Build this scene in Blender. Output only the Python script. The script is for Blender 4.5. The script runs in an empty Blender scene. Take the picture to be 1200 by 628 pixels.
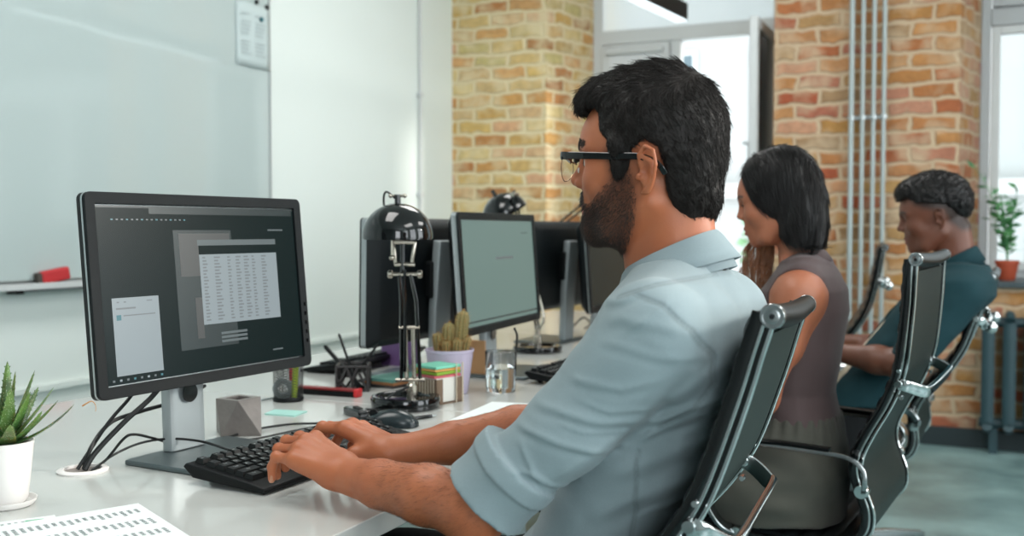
import bpy, bmesh, math, random
import numpy as np
from mathutils import Matrix, Vector
random.seed(7); RNG = np.random.default_rng(7)
SC = bpy.context.scene; COL = SC.collection
R = math.radians
# ------------------------------------------------------------------ camera
FPX = 1207.0; HEAD = R(24.5); PITCH = math.atan(45/FPX); EYE = 1.14
cam = bpy.data.cameras.new('camera'); cam.sensor_width = 36; cam.lens = 36*FPX/1200
camo = bpy.data.objects.new('camera', cam); COL.objects.link(camo)
camo.location = (0, 0, EYE); camo.rotation_euler = (math.pi/2-PITCH, 0, HEAD)
cam.dof.use_dof = True; cam.dof.focus_distance = 1.62; cam.dof.aperture_fstop = 4.0; cam.clip_end = 200; cam.clip_start = .02
SC.camera = camo
_c, _s, _cp, _sp = math.cos(HEAD), math.sin(HEAD), math.cos(PITCH), math.sin(PITCH)
def P(x, y, X=None, Y=None, Z=None):
    """measured image point -> the place in the room on a known plane"""
    u = (x-600)/FPX; v = (314-y)/FPX
    d = (-_s*_cp+u*_c-v*_s*_sp, _c*_cp+u*_s+v*_c*_sp, -_sp+v*_cp)
    t = X/d[0] if X is not None else Y/d[1] if Y is not None else (Z-EYE)/d[2]
    return np.array((t*d[0], t*d[1], EYE+t*d[2]))
# ------------------------------------------------------------------ materials
def lin(c):
    return tuple(((v/12.92) if v <= .04045 else ((v+.055)/1.055)**2.4) for v in c)
def hexc(h): return lin(tuple(int(h[i:i+2], 16)/255 for i in (0, 2, 4)))
class NT:
    def __init__(s, name):
        s.m = bpy.data.materials.new(name); s.m.use_nodes = True; s.t = s.m.node_tree; s.n = s.t.nodes
        s.b = s.n['Principled BSDF']
    def node(s, typ, **kw):
        n = s.n.new(typ)
        for k, v in kw.items():
            if k.startswith('i_'):
                key = k[2:].replace('_', ' ')
                n.inputs[int(key) if key.isdigit() else key].default_value = v
            else: setattr(n, k, v)
        return n
    def link(s, a, b): s.t.links.new(a, b)
def mat(name, col, rough=.5, metal=0, bump=0, bscale=200, var=0, vscale=8, trans=0, ior=1.45, emit=None, estr=0, coat=0, sss=0, spec=.5, sheen=0):
    q = NT(name); b = q.b
    c = hexc(col) if isinstance(col, str) else col
    b.inputs['Base Color'].default_value = (*c, 1); b.inputs['Roughness'].default_value = rough
    b.inputs['Metallic'].default_value = metal; b.inputs['IOR'].default_value = ior
    b.inputs['Transmission Weight'].default_value = trans; b.inputs['Coat Weight'].default_value = coat
    b.inputs['Coat Roughness'].default_value = .06
    b.inputs['Specular IOR Level'].default_value = spec; b.inputs['Sheen Weight'].default_value = sheen
    if sss:
        b.inputs['Subsurface Weight'].default_value = sss; b.inputs['Subsurface Radius'].default_value = (.012, .004, .002); b.inputs['Subsurface Scale'].default_value = 1
    if emit: b.inputs['Emission Color'].default_value = (*hexc(emit), 1); b.inputs['Emission Strength'].default_value = estr
    tc = q.node('ShaderNodeTexCoord')
    if var:
        n = q.node('ShaderNodeTexNoise', i_Scale=vscale, i_Detail=5.0); q.link(tc.outputs['Object'], n.inputs['Vector'])
        mx = q.node('ShaderNodeMix', data_type='RGBA'); q.link(n.outputs['Fac'], mx.inputs[0])
        mx.inputs[6].default_value = (*[v*(1-var) for v in c], 1); mx.inputs[7].default_value = (*[min(1, v*(1+var)) for v in c], 1)
        q.link(mx.outputs[2], b.inputs['Base Color'])
    if bump:
        n = q.node('ShaderNodeTexNoise', i_Scale=bscale, i_Detail=3.0); q.link(tc.outputs['Object'], n.inputs['Vector'])
        bp = q.node('ShaderNodeBump', i_Strength=bump, i_Distance=.002); q.link(n.outputs['Fac'], bp.inputs['Height'])
        q.link(bp.outputs[0], b.inputs['Normal'])
    return q.m
M = {}
def DM(key, *a, **k): M[key] = mat(key, *a, **k)
DM('wall_paint', 'DDE5E1', .75, bump=.06, bscale=60, var=.02, vscale=2)
DM('ceiling_paint', 'DADCDA', .9)
DM('white_frame', 'C6C9C9', .45, var=.03)
DM('grey_frame', 'A9ADAF', .45, var=.03)
DM('desk_white', 'C2C3BF', .2, coat=.35, var=.015, vscale=3)
DM('desk_edge', 'BFC1BE', .35)
DM('black_plastic', '0C0F10', .45, spec=.22, bump=.15, bscale=900, var=.1, vscale=40)
DM('bezel', '0E1315', .42, spec=.22, bump=.3, bscale=1500, var=.1, vscale=60)
DM('gloss_black', '060809', .1, coat=.3)
DM('key_black', '101314', .4, spec=.3, bump=.1, bscale=900)
DM('legend', 'C9CFCF', .6)
DM('silver', 'A9AFB0', .3, metal=.85, var=.04)
DM('stand_grey', '9AA2A4', .38, metal=.35, var=.05, vscale=15)
DM('base_grey', '596365', .38, metal=.5, var=.06, vscale=10)
DM('chrome', 'D0D4D4', .08, metal=1)
DM('alu', 'A4A8A9', .2, metal=1, var=.04)
DM('leather', '080B0C', .33, spec=.16, bump=.35, bscale=260, var=.12, vscale=30)
DM('sling_rear', '16211F', .5, spec=.2, bump=.35, bscale=420, var=.08, vscale=30)
DM('cable', '0C0E0F', .5)
DM('brass', 'A58E72', .25, metal=1)
DM('nickel', 'B9B2A6', .25, metal=1)
DM('ceramic_white', 'DEDAD7', .35, var=.02)
DM('ceramic_lilac', 'B9AFC4', .4, var=.04)
DM('soil', '3A2C22', .95, bump=1, bscale=150, var=.4, vscale=80)
DM('paper', 'E2E8E6', .8, var=.01)
DM('ink', '5B6466', .8)
DM('green_ink', '1E9A66', .6)
DM('note_teal', '9CC9C0', .75)
DM('red_plastic', 'C2262A', .4)
DM('red_felt', 'B82A2E', .6, bump=.2)
DM('felt_grey', '4A4540', .95, bump=.6)
DM('highlighter', 'B9D224', .35)
DM('terracotta', 'A4482E', .7, var=.08, vscale=20)
DM('radiator_paint', '2A4147', .4, var=.05)
DM('baseboard_paint', '1E2A2D', .55, var=.08)
DM('pipe_paint', '9EA8A8', .35, metal=.2, var=.05, vscale=20)
DM('sill_paint', '3B474B', .5)
DM('blind', 'CFD2D4', .8)
DM('frosted', 'F2F5F5', .7, trans=.8)
DM('wire_black', '2E2B2B', .4)
DM('wood_tan', 'A07A55', .5, var=.2, vscale=12)
DM('glass', 'FFFFFF', .0, trans=1, ior=1.45)
DM('thin_lens', 'FFFFFF', .0, trans=1, ior=1.02)
DM('water', 'F4FFFF', .0, trans=1, ior=1.33)
# pane glass: clear, faint mirror
def pane():
    q = NT('window_glass'); q.n.remove(q.b)
    tr = q.node('ShaderNodeBsdfTransparent'); tr.inputs[0].default_value = (.97, .99, .99, 1)
    gl = q.node('ShaderNodeBsdfGlossy', i_Roughness=.02); fr = q.node('ShaderNodeFresnel', i_IOR=1.45)
    mx = q.node('ShaderNodeMixShader'); q.link(fr.outputs[0], mx.inputs[0]); q.link(tr.outputs[0], mx.inputs[1]); q.link(gl.outputs[0], mx.inputs[2])
    q.link(mx.outputs[0], q.n['Material Output'].inputs[0]); M['window_glass'] = q.m
pane()
def whiteboard_mat():
    q = NT('whiteboard'); b = q.b
    b.inputs['Base Color'].default_value = (*hexc('B4C2C1'), 1); b.inputs['Roughness'].default_value = .55
    b.inputs['Coat Weight'].default_value = 1; b.inputs['Coat Roughness'].default_value = .05; b.inputs['Coat IOR'].default_value = 1.7
    tc = q.node('ShaderNodeTexCoord'); n = q.node('ShaderNodeTexNoise', i_Scale=1.4, i_Detail=2.0); q.link(tc.outputs['Object'], n.inputs['Vector'])
    bp = q.node('ShaderNodeBump', i_Strength=.14, i_Distance=.02); q.link(n.outputs['Fac'], bp.inputs['Height']); q.link(bp.outputs[0], b.inputs['Coat Normal'])
    M['whiteboard'] = q.m
whiteboard_mat()
def brick_mat(name, ramp, mortar, seed=0., tint=(1, 1, 1)):
    q = NT(name); b = q.b; b.inputs['Roughness'].default_value = .92
    g = q.node('ShaderNodeNewGeometry'); sx = q.node('ShaderNodeSeparateXYZ'); q.link(g.outputs['Position'], sx.inputs[0])
    ad = q.node('ShaderNodeMath', operation='ADD'); q.link(sx.outputs[0], ad.inputs[0]); q.link(sx.outputs[1], ad.inputs[1])
    cb = q.node('ShaderNodeCombineXYZ'); q.link(ad.outputs[0], cb.inputs[0]); q.link(sx.outputs[2], cb.inputs[1]); cb.inputs[2].default_value = seed
    nz = q.node('ShaderNodeTexNoise', i_Scale=9.0, i_Detail=4.0); q.link(cb.outputs[0], nz.inputs['Vector'])
    sb = q.node('ShaderNodeVectorMath', operation='SUBTRACT'); q.link(nz.outputs['Color'], sb.inputs[0]); sb.inputs[1].default_value = (.5, .5, .5)
    sc = q.node('ShaderNodeVectorMath', operation='SCALE'); q.link(sb.outputs[0], sc.inputs[0]); sc.inputs['Scale'].default_value = .06
    av = q.node('ShaderNodeVectorMath', operation='ADD'); q.link(cb.outputs[0], av.inputs[0]); q.link(sc.outputs[0], av.inputs[1])
    br = q.node('ShaderNodeTexBrick', i_Scale=1.0); br.inputs['Brick Width'].default_value = .235; br.inputs['Row Height'].default_value = .083
    br.inputs['Mortar Size'].default_value = .014; br.inputs['Mortar Smooth'].default_value = .5; br.inputs['Bias'].default_value = 0
    br.inputs['Color1'].default_value = (0, 0, 0, 1); br.inputs['Color2'].default_value = (1, 1, 1, 1); br.inputs['Mortar'].default_value = (.5, .5, .5, 1)
    br.offset = .5; q.link(av.outputs[0], br.inputs['Vector'])
    cr = q.node('ShaderNodeValToRGB'); q.link(br.outputs['Color'], cr.inputs[0]); cr.color_ramp.interpolation = 'LINEAR'
    el = cr.color_ramp.elements
    while len(el) > 1: el.remove(el[-1])
    for i, (pos, c) in enumerate(ramp):
        e = el[0] if i == 0 else el.new(pos); e.position = pos; e.color = (*hexc(c), 1)
    n2 = q.node('ShaderNodeTexNoise', i_Scale=22.0, i_Detail=6.0, i_Roughness=.65); q.link(cb.outputs[0], n2.inputs['Vector'])
    hs = q.node('ShaderNodeHueSaturation'); q.link(cr.outputs[0], hs.inputs['Color'])
    mr = q.node('ShaderNodeMapRange'); q.link(n2.outputs['Fac'], mr.inputs[0]); mr.inputs[1].default_value = .25; mr.inputs[2].default_value = .75; mr.inputs[3].default_value = .72; mr.inputs[4].default_value = 1.22
    q.link(mr.outputs[0], hs.inputs['Value'])
    # smeared mortar over parts of the bricks
    n3 = q.node('ShaderNodeTexNoise', i_Scale=6.0, i_Detail=5.0); q.link(av.outputs[0], n3.inputs['Vector'])
    m3 = q.node('ShaderNodeMapRange'); q.link(n3.outputs['Fac'], m3.inputs[0]); m3.inputs[1].default_value = .47; m3.inputs[2].default_value = .66; m3.inputs[3].default_value = 0; m3.inputs[4].default_value = .8
    mxx = q.node('ShaderNodeMath', operation='MAXIMUM'); q.link(br.outputs['Fac'], mxx.inputs[0]); q.link(m3.outputs[0], mxx.inputs[1])
    mx = q.node('ShaderNodeMix', data_type='RGBA'); q.link(mxx.outputs[0], mx.inputs[0]); q.link(hs.outputs[0], mx.inputs[6]); mx.inputs[7].default_value = (*hexc(mortar), 1)
    tn = q.node('ShaderNodeMix', data_type='RGBA', blend_type='MULTIPLY'); tn.inputs[0].default_value = 1; q.link(mx.outputs[2], tn.inputs[6]); tn.inputs[7].default_value = (*tint, 1)
    q.link(tn.outputs[2], b.inputs['Base Color'])
    inv = q.node('ShaderNodeMath', operation='SUBTRACT'); inv.inputs[0].default_value = 1; q.link(br.outputs['Fac'], inv.inputs[1])
    h = q.node('ShaderNodeMath', operation='MULTIPLY_ADD'); q.link(n2.outputs['Fac'], h.inputs[0]); h.inputs[1].default_value = .5; q.link(inv.outputs[0], h.inputs[2])
    bp = q.node('ShaderNodeBump', i_Strength=.9, i_Distance=.008); q.link(h.outputs[0], bp.inputs['Height']); q.link(bp.outputs[0], b.inputs['Normal'])
    M[name] = q.m
brick_mat('brick_yellow', [(0, 'CBB07A'), (.2, 'BE9A62'), (.36, 'D2C098'), (.52, 'B07A52'), (.64, 'C99F6A'), (.78, 'CCA48E'), (.9, 'BDB286'), (1, 'A0684A')], 'DAD0BC', 0., (1, .94, .74))
brick_mat('brick_mixed', [(0, 'B88E54'), (.18, 'A8573C'), (.34, 'BD8A58'), (.5, 'C69882'), (.64, 'A65E4A'), (.78, 'C09A66'), (.9, '94765A'), (1, 'CBAE8A')], 'CDB8A0', 3.7, (.80, .76, .68))
def floor_mat():
    q = NT('concrete_floor'); b = q.b
    tc = q.node('ShaderNodeTexCoord'); n = q.node('ShaderNodeTexNoise', i_Scale=2.2, i_Detail=7.0, i_Roughness=.6); q.link(tc.outputs['Object'], n.inputs['Vector'])
    cr = q.node('ShaderNodeValToRGB'); q.link(n.outputs['Fac'], cr.inputs[0]); e = cr.color_ramp.elements
    e[0].position = .3; e[0].color = (*hexc('4C6668'), 1); e[1].position = .72; e[1].color = (*hexc('8FACAB'), 1); q.link(cr.outputs[0], b.inputs['Base Color'])
    mr = q.node('ShaderNodeMapRange'); q.link(n.outputs['Fac'], mr.inputs[0]); mr.inputs[3].default_value = .22; mr.inputs[4].default_value = .5; q.link(mr.outputs[0], b.inputs['Roughness'])
    bp = q.node('ShaderNodeBump', i_Strength=.15, i_Distance=.01); q.link(n.outputs['Fac'], bp.inputs['Height']); q.link(bp.outputs[0], b.inputs['Normal'])
    M['concrete_floor'] = q.m
floor_mat()
# ------------------------------------------------------------------ mesh building
class MB:
    def __init__(s): s.v = []; s.f = []; s.mi = []; s.m = 0
    def add(s, v, f):
        o = len(s.v); s.v += [tuple(map(float, p)) for p in v]
        for q in f: s.f.append(tuple(i+o for i in q)); s.mi.append(s.m)
        return s
    def box(s, c, d, rz=0, ry=0, rx=0):
        m = Matrix.Rotation(rz, 3, 'Z') @ Matrix.Rotation(ry, 3, 'Y') @ Matrix.Rotation(rx, 3, 'X')
        v = [m @ Vector((a*d[0]/2, b*d[1]/2, e*d[2]/2)) + Vector(c) for a in (-1, 1) for b in (-1, 1) for e in (-1, 1)]
        return s.add(v, [(0, 1, 3, 2), (4, 6, 7, 5), (0, 4, 5, 1), (2, 3, 7, 6), (0, 2, 6, 4), (1, 5, 7, 3)])
    def bx(s, x0, x1, y0, y1, z0, z1): return s.box(((x0+x1)/2, (y0+y1)/2, (z0+z1)/2), (abs(x1-x0), abs(y1-y0), abs(z1-z0)))
    def tube(s, pts, r, n=10, sub=0, closed=False, sq=None, up=None):
        pts = [np.array(p, float) for p in pts]
        rr = list(r) if hasattr(r, '__len__') else [r]*len(pts)
        if sub: pts, rr = spline(pts, rr, sub, closed)
        N = len(pts); rings = []; prev = None
        for i in range(N):
            a = pts[(i-1) % N if closed else max(i-1, 0)]; b = pts[(i+1) % N if closed else min(i+1, N-1)]
            t = b-a; t = t/(np.linalg.norm(t)+1e-12)
            if prev is None:
                w = np.array(up if up is not None else ((0, 0, 1) if abs(t[2]) < .9 else (1, 0, 0)), float)
                u = w-t*np.dot(w, t)
            else: u = prev-t*np.dot(prev, t)
            u = u/(np.linalg.norm(u)+1e-12); prev = u; w = np.cross(t, u)
            ring = []
            for k in range(n):
                an = 2*math.pi*k/n+(math.pi/n if sq else 0)
                cu, cw = math.cos(an), math.sin(an)
                if sq:
                    e = sq[2] if len(sq) > 2 else .35
                    cu = math.copysign(abs(cu)**e, cu); cw = math.copysign(abs(cw)**e, cw)
                    ring.append(pts[i]+u*cu*sq[0]*rr[i]+w*cw*sq[1]*rr[i])
                else: ring.append(pts[i]+rr[i]*(u*cu+w*cw))
            rings.append(ring)
        v = [p for rg in rings for p in rg]; f = []
        for i in range(N if closed else N-1):
            j = (i+1) % N
            for k in range(n): f.append((i*n+k, i*n+(k+1) % n, j*n+(k+1) % n, j*n+k))
        if not closed: f.append(tuple(range(n-1, -1, -1))); f.append(tuple((N-1)*n+k for k in range(n)))
        return s.add(v, f)
    def lathe(s, prof, c=(0, 0, 0), n=32, axis='Z', cap=True):
        v = []; f = []
        for (r, z) in prof:
            for k in range(n):
                a = 2*math.pi*k/n; p = (r*math.cos(a), r*math.sin(a), z)
                if axis == 'Y': p = (p[0], p[2], p[1])
                elif axis == 'X': p = (p[2], p[0], p[1])
                v.append((p[0]+c[0], p[1]+c[1], p[2]+c[2]))
        for i in range(len(prof)-1):
            for k in range(n): f.append((i*n+k, i*n+(k+1) % n, (i+1)*n+(k+1) % n, (i+1)*n+k))
        if cap:
            f.append(tuple(range(n-1, -1, -1))); f.append(tuple((len(prof)-1)*n+k for k in range(n)))
        return s.add(v, f)
    def sphere(s, c, r, n=16, sc=(1, 1, 1)):
        v = []; f = []; m = n//2
        for i in range(m+1):
            th = math.pi*i/m
            for k in range(n):
                a = 2*math.pi*k/n; v.append((c[0]+r*sc[0]*math.sin(th)*math.cos(a), c[1]+r*sc[1]*math.sin(th)*math.sin(a), c[2]+r*sc[2]*math.cos(th)))
        for i in range(m):
            for k in range(n): f.append((i*n+k, (i+1)*n+k, (i+1)*n+(k+1) % n, i*n+(k+1) % n))
        return s.add(v, f)
    def prism(s, poly, z0, z1, axis='Z'):
        n = len(poly); v = []
        for z in (z0, z1):
            for (a, b) in poly: v.append({'Z': (a, b, z), 'Y': (a, z, b), 'X': (z, a, b)}[axis])
        f = [tuple(range(n-1, -1, -1)), tuple(range(n, 2*n))]+[(i, (i+1) % n, n+(i+1) % n, n+i) for i in range(n)]
        return s.add(v, f)
    def mesh(s, name, mats, smooth=None, bevel=0):
        me = bpy.data.meshes.new(name); me.from_pydata(s.v, [], s.f); me.validate()
        for m in (mats if isinstance(mats, (list, tuple)) else [mats]): me.materials.append(M[m] if isinstance(m, str) else m)
        if len(me.polygons) == len(s.mi): me.polygons.foreach_set('material_index', s.mi)
        bm = bmesh.new(); bm.from_mesh(me); bmesh.ops.remove_doubles(bm, verts=bm.verts, dist=1e-6); bmesh.ops.recalc_face_normals(bm, faces=bm.faces)
        bm.to_mesh(me); bm.free()
        if smooth is None: smooth = 35
        if smooth:
            me.polygons.foreach_set('use_smooth', [True]*len(me.polygons))
            me.set_sharp_from_angle(angle=R(smooth))
        return me
    def build(s, name, mats, parent=None, smooth=None, bevel=0, loc=(0, 0, 0), rot=(0, 0, 0), seg=2, label=None):
        o = bpy.data.objects.new(name, s.mesh(name, mats, smooth)); COL.objects.link(o)
        o.location = loc; o.rotation_euler = rot
        if parent: o.parent = parent
        if bevel:
            b = o.modifiers.new('bevel', 'BEVEL'); b.width = bevel; b.segments = seg; b.limit_method = 'ANGLE'; b.angle_limit = R(40); b.harden_normals = False
        if label: o['label'] = label
        return o
def spline(pts, rr, sub, closed=False):
    N = len(pts); out = []; ro = []
    g = lambda a, i: a[i % N] if closed else a[min(max(i, 0), N-1)]
    for i in range(N if closed else N-1):
        p0, p1, p2, p3 = g(pts, i-1), g(pts, i), g(pts, i+1), g(pts, i+2); r1, r2 = g(rr, i), g(rr, i+1)
        for k in range(sub):
            t = k/sub
            out.append(.5*((2*p1)+(-p0+p2)*t+(2*p0-5*p1+4*p2-p3)*t*t+(-p0+3*p1-3*p2+p3)*t**3)); ro.append(r1+(r2-r1)*t)
    if not closed: out.append(pts[-1]); ro.append(rr[-1])
    return out, ro
def sm(pts, sub=6): return spline([np.array(p, float) for p in pts], [1]*len(pts), sub)[0]
def tag(o, label, cat, group=None, kind=None):
    o['label'] = label; o['category'] = cat
    if group: o['group'] = group
    if kind: o['kind'] = kind
    return o
def thing(name, label, cat, loc=(0, 0, 0), rz=0, group=None):
    o = bpy.data.objects.new(name, None); COL.objects.link(o); o.empty_display_size = .05
    o.location = loc; o.rotation_euler = (0, 0, rz); return tag(o, label, cat, group)
def struct(mb, name, mats, label=None, parent=None, **k):
    o = mb.build(name, mats, parent, **k)
    if parent is None:
        o['kind'] = 'structure'
        if label: o['label'] = label
    return o
def dup(root, loc=None, rz=None, label=None):
    def cp(o, par):
        c = o.copy(); COL.objects.link(c)
        if par: c.parent = par
        for ch in list(o.children): cp(ch, c)
        return c
    r = cp(root, None)
    if loc is not None: r.location = loc
    if rz is not None: r.rotation_euler = (0, 0, rz)
    if label: r['label'] = label
    return r
_glyph = {}
def glyph(txt):
    """flat outline of a short text, as vertices and faces"""
    if txt not in _glyph:
        cu = bpy.data.curves.new('t', 'FONT'); cu.body = txt; cu.size = 1; cu.align_x = 'CENTER'; cu.align_y = 'CENTER'; cu.resolution_u = 2
        o = bpy.data.objects.new('t', cu); COL.objects.link(o); dg = bpy.context.evaluated_depsgraph_get()
        me = o.evaluated_get(dg).to_mesh(); _glyph[txt] = ([tuple(v.co) for v in me.vertices], [tuple(p.vertices) for p in me.polygons])
        o.evaluated_get(dg).to_mesh_clear(); bpy.data.objects.remove(o); bpy.data.curves.remove(cu)
    return _glyph[txt]
# ================================================================== THE ROOM
XW = -3.10; YP = 5.88; YW = 6.30; XR = 3.3; CE = 3.3; YB = -2.6
struct(MB().bx(XW-.2, XR+.2, YB, YW+.35, -.1, 0), 'floor', 'concrete_floor', 'polished blue grey concrete floor')
struct(MB().bx(XW-.2, XR+.2, YB, YW+.35, CE, CE+.1), 'ceiling', 'ceiling_paint', 'white ceiling')
struct(MB().bx(XW-.2, XW, YB, YW+.35, 0, CE), 'wall_left', 'wall_paint', 'plain white painted wall behind the desk')
def pier(name, poly, m, label): struct(MB().prism(poly, 0, CE), name, m, label, smooth=20)
pier('wall_pier_left', [(XW, YP), (-2.449, YP), (-2.32, YW), (-2.32, YW+.3), (XW, YW+.3)], 'brick_yellow', 'bare yellow brick pier in the corner')
pier('wall_pier_right', [(-1.10, YW+.3), (-1.10, YW-.02), (-1.07, YP), (-.115, YP), (-.02, YW), (-.02, YW+.3)], 'brick_mixed', 'bare mixed red and yellow brick pier between the windows')
X2 = 1.75
pier('wall_pier_far', [(X2, YW+.3), (X2, YW), (X2+.1, YP), (XR, YP), (XR, YW+.3)], 'brick_mixed', 'bare brick pier right of the windows')
struct(MB().bx(-2.32, -1.10, YW, YW+.3, 0, .82), 'wall_below_window', 'brick_yellow')
struct(MB().bx(-.12, X2+.12, YP, YW+.3, 0, .84), 'wall_below_radiator_window', 'brick_mixed', 'brick wall below the window, behind the radiator')
struct(MB().bx(-2.32, -1.10, YW, YW+.3, 3.1, CE).bx(-.02, X2, YW, YW+.3, 3.1, CE), 'wall_above_windows', 'wall_paint')
# baseboards
struct(MB().bx(-1.07, -.10, YP-.025, YP, 0, .10).bx(-.10, XR, YP-.025, YP, 0, .1), 'baseboard_right', 'baseboard_paint', 'dark baseboard under the brick wall', bevel=.004)
struct(MB().bx(XW, XW+.02, YB, YP, 0, .10), 'baseboard_left', 'desk_edge')
# right wall with tall windows (beyond the frame, it lights the room)
wr = MB(); ops = [(-1.9, -.3), (.5, 2.1), (2.9, 4.5)]
ys = [YB]+[v for o in ops for v in o]+[YW+.3]
for i in range(0, len(ys), 2): wr.bx(XR, XR+.3, ys[i], ys[i+1], 0, CE)
for a, b in ops: wr.bx(XR, XR+.3, a, b, 0, .8).bx(XR, XR+.3, a, b, 3.05, CE)
struct(wr, 'wall_right', 'wall_paint')
struct(MB().bx(XW, .9, YB-.2, YB, 0, CE).bx(2.5, XR, YB-.2, YB, 0, CE).bx(.9, 2.5, YB-.2, YB, 0, .9).bx(.9, 2.5, YB-.2, YB, 2.9, CE), 'wall_rear', mat('rear_paint', '8B9394', .8))  # unseen rear wall; its opening is added for fill and streaks on the chrome
# ---- window 1 (behind the seated people)
def frame_rect(mb, x0, x1, z0, z1, y, w, d=.05):
    mb.bx(x0, x0+w, y, y+d, z0, z1).bx(x1-w, x1, y, y+d, z0, z1).bx(x0+w, x1-w, y, y+d, z1-w, z1).bx(x0+w, x1-w, y, y+d, z0, z0+w)
    return mb
W1 = thing('window_1', 'tall white framed window with one casement swung open', 'window'); W1['kind'] = 'structure'
y = YW+.06
f = MB(); frame_rect(f, -2.32, -1.10, .82, 3.1, y, .06, .07); f.bx(-2.26, -1.16, y, y+.07, 2.33, 2.42).bx(-1.80, -1.735, y, y+.07, .88, 2.33)
f.build('window_frame', 'white_frame', W1, bevel=.006)
s_ = MB(); frame_rect(s_, -2.255, -1.805, .885, 2.325, y-.015, .055, .05); s_.build('sash', 'white_frame', W1, bevel=.005)
MB().bx(-2.21, -1.85, y+.01, y+.014, .93, 2.28).build('pane', 'window_glass', W1)
MB().bx(-2.20, -1.85, y-.02, y-.012, 2.10, 2.27).bx(-2.2, -1.85, y-.028, y-.01, 2.085, 2.10).build('roller_blind', 'blind', W1)
MB().lathe([(.017, -2.21), (.017, -1.84)], (0, y-.03, 2.275), 16, 'X').build('blind_roll', 'white_frame', W1)
MB().bx(-2.26, -1.16, y+.02, y+.03, 2.42, 3.04).build('transom_panel', 'frosted', W1)
cs = MB(); L = .56
cs.bx(-.022, .022, -L, 0, 0, .055).bx(-.022, .022, -L, 0, 1.385, 1.44).bx(-.022, .022, -.055, 0, .055, 1.385).bx(-.022, .022, -L, -L+.055, .055, 1.385)
cas = cs.build('casement', 'white_frame', W1, bevel=.005, loc=(-1.172, y, .885), rot=(0, 0, R(.3)))
MB().bx(-.003, .003, -L+.05, -.05, .05, 1.39).build('casement_pane', 'window_glass', cas)
MB().bx(-.032, -.022, -L+.02, -L+.04, .62, .74).box((-.045, -L+.03, .74), (.03, .015, .015)).build('casement_handle', 'silver', cas, bevel=.003)
MB().bx(-2.36, -1.06, YW-.12, YW+.06, .79, .82).build('window_sill', 'sill_paint', W1, bevel=.005)
# ---- window 2
W2 = thing('window_2', 'window with white frame over the radiator', 'window'); W2['kind'] = 'structure'
f = MB(); frame_rect(f, -.02, X2, .87, 3.1, y, .05, .07); f.bx(.03, X2-.05, y, y+.07, 2.27, 2.37).bx(.82, .88, y, y+.07, .92, 2.27)
f.build('window_frame', 'grey_frame', W2, bevel=.006)
for a, b in ((.035, .815), (.885, 1.695)):
    s_ = MB(); frame_rect(s_, a, b, .915, 2.265, y-.012, .045, .05); s_.build('sash', 'white_frame', W2, bevel=.005)
    MB().bx(a+.04, b-.04, y+.01, y+.014, .96, 2.23).build('pane', 'window_glass', W2)
s_ = MB(); frame_rect(s_, .035, X2-.06, 2.375, 3.04, y-.012, .045, .05); s_.build('sash', 'grey_frame', W2, bevel=.005)
MB().bx(.08, X2-.1, y+.01, y+.014, 2.4, 3.0).build('pane', 'window_glass', W2)
MB().bx(-.09, X2+.06, YP-.035, YW+.06, .84, .872).build('window_sill', 'sill_paint', W2, bevel=.006)
for i, (a, b) in enumerate(ops):
    w = thing('window_%d' % (i+3), 'tall window in the right wall', 'window'); w['kind'] = 'structure'
    f = MB()
    for yy in (a, (a+b)/2-.03, b-.06): f.bx(XR+.1, XR+.16, yy, yy+.06, .8, 3.05)
    for zz in (.8, 2.25, 2.99): f.bx(XR+.1, XR+.16, a, b, zz, zz+.06)
    f.build('window_frame', 'white_frame', w)
# ---- pipes on the brick pier
PG = 'thin vertical pipes on the brick pier'
for i, (x, w) in enumerate(zip((-.649, -.592, -.536, -.484), ('leftmost of the four', 'second from the left of the four', 'third from the left of the four', 'rightmost of the four'))):
    m = MB().tube([(x, YP-.05, .0), (x, YP-.05, CE)], .0115 if i else .014, 14)
    tag(m.build('conduit_pipe', 'pipe_paint'), 'grey vertical pipe on the brick pier, %s' % w, 'pipe', PG)
cl = MB()
for z in (1.74, .55): cl.bx(-.67, -.465, YP-.052, YP-.040, z-.008, z+.008)
for z in (1.74, .55):
    for x in (-.649, -.592, -.536, -.484): cl.lathe([(.019, z-.011), (.019, z+.011)], (x, YP-.05, 0), 14)
for z in (1.74, .55):
    for x in (-.62, -.51): cl.bx(x-.006, x+.006, YP-.045, YP, z-.006, z+.006)
tag(cl.build('pipe_clamp', 'silver'), 'thin metal clamp rail holding the four pipes to the brick', 'clamp')
# wall conduit
cp = MB().tube([(XW+.014, 5.44, 0.0), (XW+.014, 5.44, CE)], .009, 10)
for z in (.6, 1.35, 1.95, 2.6): cp.bx(XW, XW+.026, 5.42, 5.46, z-.012, z+.012)
tag(cp.build('wall_conduit', 'white_frame'), 'thin vertical conduit on the white wall beside the brick corner', 'pipe')
struct(MB().bx(XW, XW+.02, -1.0, 5.3, .555, .577), 'trim_1', 'wall_paint')
# ---- radiator
rd = thing('radiator', 'dark teal cast iron column radiator under the window', 'radiator', (P(1148, 400, Y=5.77)[0], 5.77, .03))
for k in range(11):
    x = .04+k*.098
    m = MB()
    for yy in (-.045, .045): m.tube([(x, yy, .13), (x, yy, .64)], .021, 12, sq=(1.5, .8, .8), up=(1, 0, 0))
    m.tube([(x, -.06, .655), (x, -.03, .675), (x, .03, .675), (x, .06, .655)], .024, 12, sub=4)
    m.tube([(x, -.06, .115), (x, -.03, .10), (x, .03, .10), (x, .06, .115)], .024, 12, sub=4)
    m.build('radiator_column', 'radiator_paint', rd)
MB().tube([(0, 0, .64), (1.05, 0, .64)], .026, 12).tube([(0, 0, .125), (1.05, 0, .125)], .026, 12).build('header_pipe', 'radiator_paint', rd)
MB().bx(.05, .09, -.02, .02, -.03, .1).bx(.93, .97, -.02, .02, -.03, .1).build('foot', 'radiator_paint', rd)
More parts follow.
